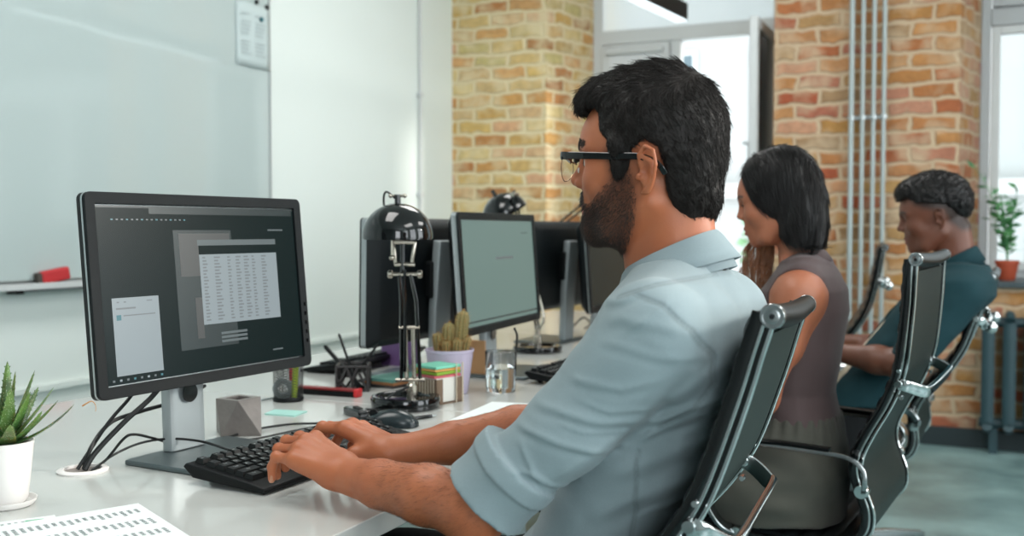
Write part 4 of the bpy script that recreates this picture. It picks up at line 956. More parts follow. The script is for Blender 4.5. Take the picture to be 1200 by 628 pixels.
for z0, z1, mt, nm in ((.004, .060, mat('block_white', 'D9D6CF', .8), 'white_notes'), (.060, .066, mat('block_pink', 'C9636B', .7), 'pink_notes'), (.067, .074, mat('block_green', '86A83A', .7), 'green_notes'), (.075, .080, mat('block_orange', 'D8A05A', .7), 'orange_notes'), (.081, .087, mat('block_teal', '7CCBB0', .7), 'teal_notes')):
    MB().box((Lb/2+.001*math.sin(z0*900), La/2, (z0+z1)/2), (Lb-.008, La-.008, z1-z0), rz=R(3*math.sin(z0*500))).build(nm, mt, nb_, bevel=.001)
MB().tube([(Lb-.004, -.001, .0), (Lb-.004, -.001, .092)], .002, 8).tube([(Lb-.024, -.001, .0), (Lb-.024, -.001, .092)], .0014, 8).build('corner_wire', 'box_stripe', nb_)
fl = thing('folder', 'orange and teal folders lying behind the near lamp', 'folder', (-1.375, 2.30, ZT), R(80))
MB().bx(-.075, .075, -.05, .05, 0, .006).build('folder_cover', mat('folder_dark', '3A3434', .6), fl); MB().bx(-.07, .075, -.047, .05, .0065, .014).build('folder_orange', mat('folder_orange', 'C98B5E', .7), fl); MB().bx(-.075, .07, -.05, .046, .0145, .022).build('folder_teal', mat('folder_teal', '5A8C80', .7), fl)
# --- cactus
cc = P(527, 460, Z=ZT)
cx = thing('potted_cactus', 'ribbed golden spined cactus in a lilac pot', 'plant', (cc[0], cc[1], ZT))
MB().lathe([(.042, 0), (.045, .004), (.058, .10), (.060, .102), (.060, .108), (.056, .108), (.054, .096), (.001, .094)], n=36).build('pot', 'ceramic_lilac', cx)
q = NT('cactus_skin'); q.b.inputs['Base Color'].default_value = (*hexc('7A6E42'), 1); q.b.inputs['Roughness'].default_value = .6; M['cactus_skin'] = q.m
DM('spine', 'C99A5E', .6)
for (dx, dy, h, r_, ln) in ((a*.85, b*.85, c*.86, d*.88, e) for a, b, c, d, e in ((.0, .0, .095, .017, 0), (.03, .0, .13, .0165, .08), (-.026, .004, .065, .016, -.1), (.022, -.026, .05, .0125, .05), (-.006, -.024, .045, .011, -.05), (.042, -.014, .055, .0115, .2))):
    m = MB(); sp_ = MB(); nr = 10; n = 60; zz = np.linspace(0, 1, 16); v = []; F = []
    base = cr_*dx+cd_*dy+np.array((0, 0, .092))
    for i, a in enumerate(zz):
        rr_ = r_*(1-max(0, (a-.72)/.28)**2.4)**.5*(.86+.2*min(1, a*3)); c_ = base+cr_*(ln*h*a*a)+np.array((0, 0, h*a))
        for k in range(n):
            an = 2*math.pi*k/n; rq = rr_*(1+.14*math.cos(nr*an))+.0004; v.append(c_+rq*np.array((math.cos(an), math.sin(an), 0)))
            if k % 6 == 0 and i > 0:
                for _ in range(5):
                    dr = np.array((math.cos(an), math.sin(an), 0))+rn.normal(size=3)*.5; pp_ = v[-1]; sd = np.cross(dr, (0, 0, 1))*.0004; sp_.add([pp_-sd, pp_+sd, pp_+dr*.006], [(0, 1, 2)])
    for i in range(15):
        for k in range(n): F.append((i*n+k, i*n+(k+1) % n, (i+1)*n+(k+1) % n, (i+1)*n+k))
    F.append(tuple(15*n+k for k in range(n))); m.add(v, F); so = m.build('cactus_stem', 'cactus_skin', cx, smooth=80); sp_.build('spines', 'spine', so, smooth=0)
# --- glass of water
gc = P(587, 458, Z=ZT)
gl = thing('drinking_glass', 'clear tumbler half full of water in front of the grey green screen', 'glass', (gc[0], gc[1], ZT))
MB().lathe([(.001, 0), (.035, 0), (.037, .003), (.040, .099), (.039, .0995), (.038, .098), (.0355, .010), (.001, .009)], n=48, cap=False).build('tumbler', 'glass', gl)
MB().lathe([(.001, .0095), (.0353, .0105), (.0366, .058), (.001, .058)], n=48, cap=False).build('water', 'water', gl)
# --- pen by the mouse, papers under the sleeve
pe = P(487, 490, Z=ZT+.004)
t = thing('pen', 'short black pen lying beside the mouse', 'pen', (pe[0], pe[1], ZT+.0045), R(62)); MB().lathe([(.0015, -.045), (.004, -.038), (.0045, .03), (.0035, .04)], n=12, axis='X').build('barrel', 'gloss_black', t); MB().lathe([(.001, .052), (.0032, .040)], n=12, axis='X').build('pen_tip', 'silver', t)
a = [P(515, 503, Z=ZT), P(578, 472, Z=ZT), P(615, 470, Z=ZT), P(640, 500, Z=ZT)]
t_ = printed('white sheet of paper partly under the sleeve', [P(506, 502, Z=ZT), P(577, 471, Z=ZT), P(668, 476, Z=ZT), P(612, 508, Z=ZT)], ZT+.0006, rows=3, cols=3, ink='paper')
# --- small things farther down the desk
t = thing('computer_mouse', "dark mouse beside the woman's keyboard", 'mouse', (-1.0, 3.0, ZT), R(-80), 'computer mice')
for c in ms.children:
    k = c.copy(); COL.objects.link(k); k.parent = t
ph = P(540, 432, Z=ZT)
ppl = thing('notebook', 'purple notebook standing behind the cactus', 'notebook', (-1.545, 2.60, ZT+.0), R(80)); MB().bx(-.004, .004, -.07, .07, 0, .16).build('cover', mat('purple_cover', '6A4E7C', .5), ppl, rot=(0, R(0), 0)); MB().bx(-.003, .0045, -.068, .069, .002, .158).build('pages', 'paper', ppl)
tp = thing('folder', "tan folder leaning under the woman's screen", 'folder', (-1.305, 2.50, ZT), R(86)); MB().bx(-.004, .004, -.09, .06, 0, .10).build('folder_cover', 'wood_tan', tp, bevel=.002); MB().bx(-.003, .0045, -.085, .05, .004, .092).build('sheets', 'paper', tp)
# ================================================================== SMOOTH BODIES
f32 = np.float32
def V(*a): return np.array(a, f32)
def rc(p, a, b, ra, rb):
    a = np.asarray(a, f32); b = np.asarray(b, f32); ba = b-a; pa = p-a
    h = np.clip(pa@ba/(ba@ba+1e-12), 0, 1); d = pa-h[:, None]*ba
    return np.sqrt((d*d).sum(1))-(ra+(rb-ra)*h)
def sp(p, c, r): d = p-np.asarray(c, f32); return np.sqrt((d*d).sum(1))-r
def ell(p, c, r, m=None):
    q = p-np.asarray(c, f32)
    if m is not None: q = q@np.asarray(m, f32)
    r = np.asarray(r, f32); a = q/r; k0 = np.sqrt((a*a).sum(1)); b = a/r; k1 = np.sqrt((b*b).sum(1))+1e-9
    return k0*(k0-1)/k1
def smin(a, b, k): h = np.maximum(k-np.abs(a-b), 0)/k; return np.minimum(a, b)-h*h*k*.25
def smax(a, b, k): return -smin(-a, -b, k)
def chain(p, pts, rr, k=None):
    d = None
    for i in range(len(pts)-1):
        e = rc(p, pts[i], pts[i+1], rr[i], rr[i+1]); d = e if d is None else (np.minimum(d, e) if not k else smin(d, e, k))
    return d
def loft(p, keys, n=2.3):
    K = np.array(keys, f32); z = p[:, 2]; g = lambda c: np.interp(z, K[:, 0], K[:, c]).astype(f32)
    cx, cy, rx, ry = g(1), g(2), g(3), g(4)
    a = (np.abs((p[:, 0]-cx)/rx)**n+np.abs((p[:, 1]-cy)/ry)**n)**(1/n)
    d = (a-1)*np.minimum(rx, ry); return np.maximum(d, np.maximum(K[0, 0]-z, z-K[-1, 0]))
def poly2(x, y, pts):
    """signed distance to a closed 2-D outline, negative inside"""
    P_ = np.array(pts, f32); d = np.full(x.shape, 1e9, f32); s = np.ones(x.shape, f32); n = len(P_); j = n-1
    for i in range(n):
        ex, ey = P_[j]-P_[i]; wx, wy = x-P_[i, 0], y-P_[i, 1]; t = np.clip((wx*ex+wy*ey)/(ex*ex+ey*ey+1e-12), 0, 1)
        bx, by = wx-ex*t, wy-ey*t; d = np.minimum(d, bx*bx+by*by)
        c1 = y >= P_[i, 1]; c2 = y < P_[j, 1]; c3 = ex*wy > ey*wx
        fl = (c1 & c2 & c3) | (~c1 & ~c2 & ~c3); s = np.where(fl, -s, s); j = i
    return s*np.sqrt(d)
def line2(x, y, pts):
    """distance to an open 2-D line and position along it 0..1"""
    P_ = np.array(pts, f32); d = np.full(x.shape, 1e9, f32); tt = np.zeros(x.shape, f32); n = len(P_)
    for i in range(n-1):
        ex, ey = P_[i+1]-P_[i]; wx, wy = x-P_[i, 0], y-P_[i, 1]; t = np.clip((wx*ex+wy*ey)/(ex*ex+ey*ey+1e-12), 0, 1)
        q = np.hypot(wx-ex*t, wy-ey*t); m = q < d; d = np.where(m, q, d); tt = np.where(m, (i+t)/(n-1), tt)
    return d, tt
def vnoise(p, s, seed=0):
    """cheap smooth 3-D noise, -1..1"""
    q = p*s+seed*17.3; i = np.floor(q).astype(np.int64); f = (q-i).astype(f32); f = f*f*(3-2*f); o = 0
    for dx in (0, 1):
        for dy in (0, 1):
            for dz in (0, 1):
                h = ((i[:, 0]+dx)*73856093 ^ (i[:, 1]+dy)*19349663 ^ (i[:, 2]+dz)*83492791) & 0xffffff
                h = (h*1103515245+12345) & 0x7fffffff; v = (h % 65536)/32768.-1
                o = o+v*(f[:, 0] if dx else 1-f[:, 0])*(f[:, 1] if dy else 1-f[:, 1])*(f[:, 2] if dz else 1-f[:, 2])
    return o.astype(f32)
_E = [((0, 0, 0), (1, 0, 0)), ((0, 1, 0), (1, 1, 0)), ((0, 0, 1), (1, 0, 1)), ((0, 1, 1), (1, 1, 1)), ((0, 0, 0), (0, 1, 0)), ((1, 0, 0), (1, 1, 0)), ((0, 0, 1), (0, 1, 1)), ((1, 0, 1), (1, 1, 1)), ((0, 0, 0), (0, 0, 1)), ((1, 0, 0), (1, 0, 1)), ((0, 1, 0), (0, 1, 1)), ((1, 1, 0), (1, 1, 1))]
def nets(fn, lo, hi, h, B=8, slack=1.35):
    """mesh of the surface fn = 0 inside the box lo..hi with cell size h"""
    lo = np.array(lo, float); nb = np.ceil((np.array(hi)-lo)/(h*B)).astype(int)
    g = np.stack(np.meshgrid(*[np.arange(k) for k in nb], indexing='ij'), -1).reshape(-1, 3)
    def ev(q):
        out = np.empty(len(q), f32)
        for i in range(0, len(q), 400000): out[i:i+400000] = fn(q[i:i+400000].astype(f32))
        return out
    c = lo+(g+.5)*B*h; d = ev(c); g = g[np.abs(d) < B*h*.87*slack+2*h]
    o = np.stack(np.meshgrid(*[np.arange(B+1)]*3, indexing='ij'), -1).reshape(-1, 3)
    N = nb*B+2; Vs = []; Ks = []; Fs = []; key = lambda ijk: (ijk[..., 0].astype(np.int64)*N[1]+ijk[..., 1])*N[2]+ijk[..., 2]
    step = 500
    for s in range(0, len(g), step):
        gb = g[s:s+step]; idx = gb[:, None, :]*B+o[None]; val = ev((lo+idx.reshape(-1, 3)*h)).reshape(len(gb), B+1, B+1, B+1)
        ins = val < 0
        cn = sum(ins[:, a:a+B, b:b+B, e:e+B].astype(int) for a in (0, 1) for b in (0, 1) for e in (0, 1))
        w = np.argwhere((cn > 0) & (cn < 8))
        if len(w):
            acc = np.zeros((len(w), 3)); cnt = np.zeros(len(w)); b0 = w[:, 0]
            for e0, e1 in _E:
                v0 = val[b0, w[:, 1]+e0[0], w[:, 2]+e0[1], w[:, 3]+e0[2]]; v1 = val[b0, w[:, 1]+e1[0], w[:, 2]+e1[1], w[:, 3]+e1[2]]
                m = (v0 < 0) != (v1 < 0); t = np.where(m, v0/(v0-v1+1e-20), 0)[:, None]
                acc += np.where(m[:, None], np.array(e0)+t*(np.array(e1)-np.array(e0)), 0); cnt += m
            cell = gb[b0]*B+w[:, 1:]; Vs.append(lo+(cell+acc/cnt[:, None])*h); Ks.append(key(cell))
        for ax in range(3):
            sl = [slice(0, B)]*3; s1 = list(sl); s1[ax] = slice(1, B+1)
            a = ins[(slice(None), *sl)]; b = ins[(slice(None), *s1)]; w = np.argwhere(a != b)
            if not len(w): continue
            base = gb[w[:, 0]]*B+w[:, 1:]; u, v = [(1, 2), (2, 0), (0, 1)][ax]; q = []
            for du, dv in ((0, 0), (-1, 0), (-1, -1), (0, -1)):
                k = base.copy(); k[:, u] += du; k[:, v] += dv; q.append(key(k))
            q = np.stack(q, 1); fl = a[w[:, 0], w[:, 1], w[:, 2], w[:, 3]]; q = np.where(fl[:, None], q, q[:, ::-1]); Fs.append(q)
    Vv = np.concatenate(Vs); K = np.concatenate(Ks); F = np.concatenate(Fs); od = np.argsort(K); K = K[od]; Vv = Vv[od]
    ix = np.searchsorted(K, F); ix = np.minimum(ix, len(K)-1); ok = (K[ix] == F).all(1); return Vv, ix[ok]
def relax(Vv, F, it=2, lam=.5):
    e = np.concatenate([F[:, [0, 1]], F[:, [1, 2]], F[:, [2, 3]], F[:, [3, 0]]])
    e = np.concatenate([e, e[:, ::-1]]); n = len(Vv); cnt = np.bincount(e[:, 0], minlength=n)[:, None]+1e-9
    for _ in range(it):
        s = np.stack([np.bincount(e[:, 0], weights=Vv[e[:, 1], c], minlength=n) for c in range(3)], 1)/cnt; Vv = Vv+(s-Vv)*lam
    return Vv
def vnormals(Vv, F):
    a, b, c, d = (Vv[F[:, i]] for i in range(4)); fn = np.cross(c-a, d-b); n = np.zeros_like(Vv)
    for i in range(4):
        for k in range(3): n[:, k] += np.bincount(F[:, i], weights=fn[:, k], minlength=len(Vv))
    return n/(np.linalg.norm(n, axis=1)[:, None]+1e-12)
def mobj(name, parts, mats, parent, origin, attrs=None):
    """one mesh object out of (verts, faces) pieces; attrs: name -> function of points"""
    vs = []; fs = []; o = 0
    for (v, f_) in parts: vs.append(v); fs.append(f_+o); o += len(v)
    Vv = np.concatenate(vs); F = np.concatenate(fs); me = bpy.data.meshes.new(name)
    me.vertices.add(len(Vv)); me.vertices.foreach_set('co', (Vv-np.array(origin)).astype(f32).ravel())
    me.loops.add(F.size); me.loops.foreach_set('vertex_index', F.ravel().astype(np.int32))
    me.polygons.add(len(F)); me.polygons.foreach_set('loop_start', np.arange(0, F.size, 4, dtype=np.int32)); me.polygons.foreach_set('loop_total', np.full(len(F), 4, np.int32))
    me.update(calc_edges=True); me.polygons.foreach_set('use_smooth', np.ones(len(F), bool))
    for m in (mats if isinstance(mats, (list, tuple)) else [mats]): me.materials.append(M[m])
    if attrs:
        for k, fn in attrs.items():
            a = me.attributes.new(k, 'FLOAT', 'POINT'); a.data.foreach_set('value', np.asarray(fn(Vv.astype(f32)), f32))
    ob_ = bpy.data.objects.new(name, me); COL.objects.link(ob_); ob_.parent = parent
    return ob_, Vv, F
def strands(name, curves, radius, material, parent, origin, taper=.35):
    """curves: (N, K, 3) array"""
    N, K, _ = curves.shape; hc = bpy.data.hair_curves.new(name); hc.add_curves([K]*N)
    hc.attributes['position'].data.foreach_set('vector', (curves-np.array(origin)).astype(f32).ravel())
    ra = hc.attributes.get('radius') or hc.attributes.new('radius', 'FLOAT', 'POINT')
    ra.data.foreach_set('value', np.tile(np.linspace(radius, radius*taper, K), N).astype(f32)); hc.materials.append(M[material])
    o = bpy.data.objects.new(name, hc); COL.objects.link(o); o.parent = parent; return o
def scatter(Vv, F, n, mask, rn):
    """random points on the surface, kept where mask(points) > random"""
    a, b, c, d = (Vv[F[:, i]] for i in range(4)); ar = np.linalg.norm(np.cross(c-a, d-b), axis=1); fc = (a+b+c+d)/4
    mk = np.clip(mask(fc.astype(f32)), 0, 1); w = ar*mk; w = w/w.sum(); i = rn.choice(len(F), n, p=w)
    u, v = rn.random((2, n, 1)); p = (a[i]*(1-u)+b[i]*u)*(1-v)+(d[i]*(1-u)+c[i]*u)*v; nn = vnormals(Vv, F)[F[i, 0]]
    return p, nn
class Frame:
    """head frame: f forward, l to the figure's left, u up"""
    def __init__(s, o, yaw=0, pitch=0, scale=1):
        s.o = np.array(o, f32); s.s = scale; fw = np.array((-math.cos(yaw)*math.cos(pitch), -math.sin(yaw)*math.cos(pitch), -math.sin(pitch)))
        lf = np.array((math.sin(yaw), -math.cos(yaw), 0)); up = np.cross(fw, lf); s.m = np.stack([fw, lf, up]).astype(f32)
    def loc(s, p): return ((p-s.o)@s.m.T)/s.s
    def wor(s, q): return (np.asarray(q, float)*s.s)@s.m+s.o
    def vec(s, q): return np.asarray(q, float)@s.m
# ------------------------------------------------------------------ a head
def head_fn(q, fem=0., ear=1):
    s = q.copy(); s[:, 1] = np.abs(s[:, 1])
    d = ell(s, (.016, 0, .052), (.096, .076, .095))
    d = smin(d, ell(s, (.058, 0, .044), (.066, .060, .058)), .03)
    d = smin(d, ell(s, (.054, 0, -.012), (.066, .056-.004*fem, .072)), .03)
    d = smin(d, sp(s, (.080, .038, -.010), .025), .022)
    jw = .052-.006*fem
    d = smin(d, ell(s, (.050, .036, -.040), (.034, .022, .034)), .02)
    d = smin(d, rc(s, (.008, jw, -.038), (.062, .040-.006*fem, -.074), .017, .016), .03)
    d = smin(d, rc(s, (.062, .040-.006*fem, -.074), (.101-.004*fem, .006, -.075), .016, .0175), .02)
    d = smin(d, ell(s, (.095, 0, -.043), (.027, .033, .030)), .018)
    d = smin(d, sp(s, (.100-.003*fem, 0, -.075), .018), .014)
    d = smin(d, rc(s, (.115, .008, .040), (.094, .048, .038), .0085-.003*fem, .008-.002*fem), .012)
    d = smax(d, -sp(s, (.127, .031, .019), .0185), .014)
    d = smin(d, sp(s, (.0985, .031, .019), .0125), .003)
    d = smin(d, rc(s, (.1075, .020, .0255), (.103, .042, .0235), .0035, .003), .004)
    d = smin(d, rc(s, (.1065, .021, .0125), (.102, .041, .0125), .0028, .0025), .004)
    nl = -.004+.003*fem
    d = smin(d, rc(s, (.113, 0, .030), (.1300-nl, 0, -.003), .0062, .0098-.001*fem), .012)
    d = smin(d, rc(s, (.116, .0105, -.010), (.122-nl, .010, -.009), .0075, .0072), .006)
    d = smax(d, -rc(s, (.1245-nl, .0065, -.020), (.121, .007, -.010), .0032, .002), .003)
    lf = .0022*fem
    d = smin(d, rc(s, (.1210+lf, 0, -.0395), (.1045, .023, -.0435), .0062, .0028), .005)
    d = smin(d, rc(s, (.1195+lf, 0, -.0520), (.1040, .021, -.0465), .0070, .003), .005)
    d = smax(d, -rc(s, (.1285, 0, -.0455), (.108, .025, -.0455), .0016, .001), .003)
    if not ear: return d
    # ear
    e = ell(s, (.003, .0810, .004), (.0125, .0045, .029), [[.97, .22, 0], [-.22, .97, 0], [0, 0, 1]])
    rim = chain(s, [(.015, .080, .010), (.015, .084, .024), (.005, .089, .035), (-.007, .093, .029), (-.0110, .094, .010), (-.006, .090, -.010), (.003, .084, -.024), (.010, .080, -.026)], [.0026, .0030, .0031, .0031, .0030, .0030, .0042, .0036])
    e = smin(e, rim, .003); e = smin(e, chain(s, [(.010, .084, .022), (-.004, .087, .012), (-.003, .086, -.008), (.006, .083, -.016)], [.0025]*4), .003)
    e = smax(e, -ell(s, (.0065, .0905, .001), (.0075, .0115, .0120)), .003)
    e = smax(e, -rc(s, (.009, .0905, .024), (-.0055, .0945, .016), .0028, .0025), .002)
    e = smin(e, rc(s, (.017, .080, -.006), (.0155, .083, -.003), .0042, .0034), .004)
    d = smin(d, e, .004)
    return d
def head_mesh(fr, h, fem=0., neck=None, ear=1):
    def fn(p):
        d = head_fn(fr.loc(p), fem, ear)*fr.s
        if neck is not None: d = smin(d, neck(p), .022)
        return d
    return fn
# ------------------------------------------------------------------ a hand
def rotv(v, ax, a):
    ax = ax/np.linalg.norm(ax); return v*math.cos(a)+np.cross(ax, v)*math.sin(a)+ax*np.dot(ax, v)*(1-math.cos(a))
def hand_bones(W, f, s, curl, pitch=0., S=1., spread=.06, thumb=None, tpitch=None):
    """W wrist, f forward, s towards the thumb; curl: per finger (mcp, pip, dip) degrees, index first. Returns the bones and the finger tips"""
    f = np.array(f, float); f /= np.linalg.norm(f); s = np.array(s, float); s -= f*np.dot(s, f); s /= np.linalg.norm(s)
    n = np.cross(f, s); n = n if n[2] > 0 else -n; W = np.array(W, float); B = []; tips = []
    fp = rotv(f, s, pitch)
    if np.dot(rotv(f, s, .1), n) < 0: sg = 1
    else: sg = -1
    mc = [(.088, .026, .002), (.090, .007, .006), (.084, -.012, .004), (.076, -.029, -.002)]
    L = [(.043, .026, .021), (.047, .030, .022), (.044, .028, .021), (.034, .021, .019)]
    Rr = [(.0098, .0088, .0080, .0068), (.0100, .0090, .0082, .0070), (.0094, .0085, .0077, .0066), (.0084, .0075, .0068, .0058)]
    for i in range(4):
        a = W+(f*mc[i][0]+s*mc[i][1]+n*mc[i][2])*S; base = W+(f*.012+s*mc[i][1]*.55)*S
        B.append(('palm', base, a, .0150*S, .0118*S)); d = rotv(f, n, (1 if np.dot(np.cross(n, f), s) > 0 else -1)*spread*(1.2-i)*.8)
        ang = 0; p = a
        for k in range(3):
            ang += R(curl[i][k]); dd = rotv(d, s, sg*ang); q = p+dd*L[i][k]*S; B.append(('f%d' % i, p, q, Rr[i][k]*S, Rr[i][k+1]*S)); p = q
        tips.append((p, dd, i))
    B.append(('palm', W+(f*.02+s*.012-n*.004)*S, W+(f*.07-s*.010-n*.006)*S, .017*S, .013*S))
    B.append(('palm', W+(f*.02-s*.016-n*.006)*S, W+(f*.066-s*.024-n*.005)*S, .015*S, .012*S))
    t = thumb or [(.018, .020, -.006), (.048, .040, -.016), (.076, .048, -.024), (.098, .044, -.032)]; tp = [W+(f*a+s*b+n*c)*S for a, b, c in t]; rr = [.0155, .0125, .0102, .0080]
    for k in range(3): B.append(('thumb', tp[k], tp[k+1], rr[k]*S, rr[k+1]*S))
    return B, tips, n
def hand_fn(p, B):
    g = {}
    for (nm, a, b, ra, rb) in B:
        d = rc(p, a, b, ra, rb); g[nm] = d if nm not in g else smin(g[nm], d, .010 if nm == 'palm' else .0035)
    palm = g['palm']; d = palm
    fs = [g[k] for k in sorted(g) if k.startswith('f')]; fd = fs[0]
    for e in fs[1:]: fd = smin(fd, e, .0022)
    d = smin(palm, fd, .008); return smin(d, g['thumb'], .012)
# ================================================================== MATERIALS FOR PEOPLE
def skin_mat(name, col, dark='2A1A12', lips='9A5548'):
    q = NT(name); b = q.b; c = hexc(col); b.inputs['Roughness'].default_value = .48
    b.inputs['Subsurface Weight'].default_value = .12; b.inputs['Subsurface Radius'].default_value = (.01, .004, .002); b.inputs['Subsurface Scale'].default_value = .6
    tc = q.node('ShaderNodeTexCoord'); n = q.node('ShaderNodeTexNoise', i_Scale=26.0, i_Detail=5.0); q.link(tc.outputs['Object'], n.inputs['Vector'])
    mx = q.node('ShaderNodeMix', data_type='RGBA'); q.link(n.outputs['Fac'], mx.inputs[0]); mx.inputs[6].default_value = (*[c[0]*.92, c[1]*.80, c[2]*.78], 1); mx.inputs[7].default_value = (*[min(1, c[0]*1.08), c[1]*1.12, c[2]*1.12], 1)
    at = q.node('ShaderNodeAttribute', attribute_name='hairmask'); al = q.node('ShaderNodeAttribute', attribute_name='lipmask')
    m2 = q.node('ShaderNodeMix', data_type='RGBA'); q.link(at.outputs['Fac'], m2.inputs[0]); q.link(mx.outputs[2], m2.inputs[6]); m2.inputs[7].default_value = (*hexc(dark), 1)
    m3 = q.node('ShaderNodeMix', data_type='RGBA'); q.link(al.outputs['Fac'], m3.inputs[0]); q.link(m2.outputs[2], m3.inputs[6]); m3.inputs[7].default_value = (*hexc(lips), 1)
    q.link(m3.outputs[2], b.inputs['Base Color'])
    n2 = q.node('ShaderNodeTexNoise', i_Scale=420.0, i_Detail=3.0); q.link(tc.outputs['Object'], n2.inputs['Vector'])
    bp = q.node('ShaderNodeBump', i_Strength=.22, i_Distance=.001); q.link(n2.outputs['Fac'], bp.inputs['Height']); q.link(bp.outputs[0], b.inputs['Normal']); M[name] = q.m
skin_mat('skin_light', 'A5603D', '1C120D'); skin_mat('skin_tan', '9E6247'); skin_mat('skin_brown', '683E2D', '140D0B', '7A4038')
def cloth_mat(name, col, rough=.85, weave=900, var=.06, bump=.35, seam=False, sheen=.12):
    q = NT(name); b = q.b; c = hexc(col); b.inputs['Roughness'].default_value = rough; b.inputs['Sheen Weight'].default_value = sheen; b.inputs['Specular IOR Level'].default_value = .25
    tc = q.node('ShaderNodeTexCoord'); n = q.node('ShaderNodeTexNoise', i_Scale=float(weave), i_Detail=2.0); q.link(tc.outputs['Object'], n.inputs['Vector'])
    n2 = q.node('ShaderNodeTexNoise', i_Scale=7.0, i_Detail=3.0); q.link(tc.outputs['Object'], n2.inputs['Vector'])
    ad = q.node('ShaderNodeMath', operation='ADD'); q.link(n.outputs['Fac'], ad.inputs[0]); q.link(n2.outputs['Fac'], ad.inputs[1])
    mr = q.node('ShaderNodeMapRange'); q.link(ad.outputs[0], mr.inputs[0]); mr.inputs[1].default_value = .6; mr.inputs[2].default_value = 1.4
    mx = q.node('ShaderNodeMix', data_type='RGBA'); q.link(mr.outputs[0], mx.inputs[0]); mx.inputs[6].default_value = (*[v*(1-var) for v in c], 1); mx.inputs[7].default_value = (*[min(1, v*(1+var)) for v in c], 1); q.link(mx.outputs[2], b.inputs['Base Color'])
    if seam:
        at = q.node('ShaderNodeAttribute', attribute_name='seam'); m2 = q.node('ShaderNodeMix', data_type='RGBA'); q.link(at.outputs['Fac'], m2.inputs[0]); q.link(mx.outputs[2], m2.inputs[6]); m2.inputs[7].default_value = (*[v*.74 for v in c], 1); q.link(m2.outputs[2], b.inputs['Base Color'])
    bp = q.node('ShaderNodeBump', i_Strength=bump, i_Distance=.0008); q.link(n.outputs['Fac'], bp.inputs['Height']); q.link(bp.outputs[0], b.inputs['Normal']); M[name] = q.m
cloth_mat('shirt_blue', '808E92', var=.10, seam=True); cloth_mat('top_brown', '4C3D3D', .7); cloth_mat('trousers_olive', '484740', .8); cloth_mat('trousers_black', '0E1012', sheen=0); cloth_mat('shirt_teal', '123238', sheen=0); cloth_mat('tee_cream', 'C9BBA4'); cloth_mat('seam_blue', '667C84')
def hair_mat(name, col, rough=.38, spec=.5):
    q = NT(name); b = q.b; c = hexc(col); b.inputs['Roughness'].default_value = rough; b.inputs['Specular IOR Level'].default_value = spec
    tc = q.node('ShaderNodeTexCoord'); n = q.node('ShaderNodeTexNoise', i_Scale=60.0, i_Detail=4.0); q.link(tc.outputs['Object'], n.inputs['Vector'])
    mx = q.node('ShaderNodeMix', data_type='RGBA'); q.link(n.outputs['Fac'], mx.inputs[0]); mx.inputs[6].default_value = (*[v*.7 for v in c], 1); mx.inputs[7].default_value = (*[v*1.4 for v in c], 1); q.link(mx.outputs[2], b.inputs['Base Color'])
    M[name] = q.m
hair_mat('hair_dark', '15100D', .6, .25); hair_mat('beard_dark', '2A1C14', .5); hair_mat('hair_black', '0E0B0B', .42, .35); hair_mat('hair_brown_tips', '8A5A3C', .4); hair_mat('arm_hair', '3A2418', .5)
# ================================================================== THE MAN IN THE LIGHT BLUE SHIRT
MO = (-.42, 1.40, 0.)
man = thing('person', 'bearded man with glasses in a light blue shirt typing at the near keyboard', 'person', MO, 0, 'people at the desk')
rn = np.random.default_rng(11)
hf = Frame((-.40, 1.40, 1.215), yaw=0, pitch=0, scale=1.0)
def man_neck(p):
    d = rc(p, (-.398, 1.40, 1.17), (-.390, 1.40, 1.06), .049, .054)
    d = smin(d, rc(p, (-.438, 1.40, 1.13), (-.420, 1.40, 1.07), .027, .034), .03)
    return smin(d, rc(p, (-.378, 1.40, 1.19), (-.372, 1.40, 1.08), .036, .040), .03)
hfn = head_mesh(hf, .002, 0, man_neck)
BEARD = [(.066, .030), (.0600, -.001), (.070, -.016), (.090, -.034), (.104, -.040), (.106, -.022), (.16, -.018), (.16, -.12), (.052, -.106), (.040, -.090), (.027, -.065), (.022, -.032), (.030, -.005), (.034, .030)]
def beard_mask(p, soft=.006):
    q = hf.loc(p); d = poly2(q[:, 0], q[:, 2], BEARD); al = np.abs(q[:, 1])
    m = np.clip(.5-d/soft*.5, 0, 1)
    lips = (al < .024) & (q[:, 2] > -.0575+al*.25) & (q[:, 2] < -.0375-al*.16) & (q[:, 0] > .10)
    m = np.where(lips, 0, m); up_ = (q[:, 2] > -.038) & (q[:, 0] > .098) & (al > .032); m = np.where(up_, 0, m)
    m = np.where((q[:, 2] > -.0195) & (q[:, 0] > .09), 0, m)
    return m
def lip_mask(p, fr=hf):
    q = fr.loc(p); al = np.abs(q[:, 1]); m = (al < .023) & (q[:, 2] > -.0575+al*.3) & (q[:, 2] < -.0365-al*.2) & (q[:, 0] > .104)
    return m.astype(f32)*.8
def brow_mask(q): d, t = line2(np.abs(q[:, 1]), q[:, 2], [(.012, .042), (.034, .048), (.050, .043)]); return np.where((q[:, 0] > .085), np.clip(1.2-d/.0045, 0, 1), 0)
Vh, Fh = nets(hfn, (-.56, 1.29, 1.075), (-.29, 1.51, 1.39), .0022); Vh = relax(Vh, Fh, 1, .4)
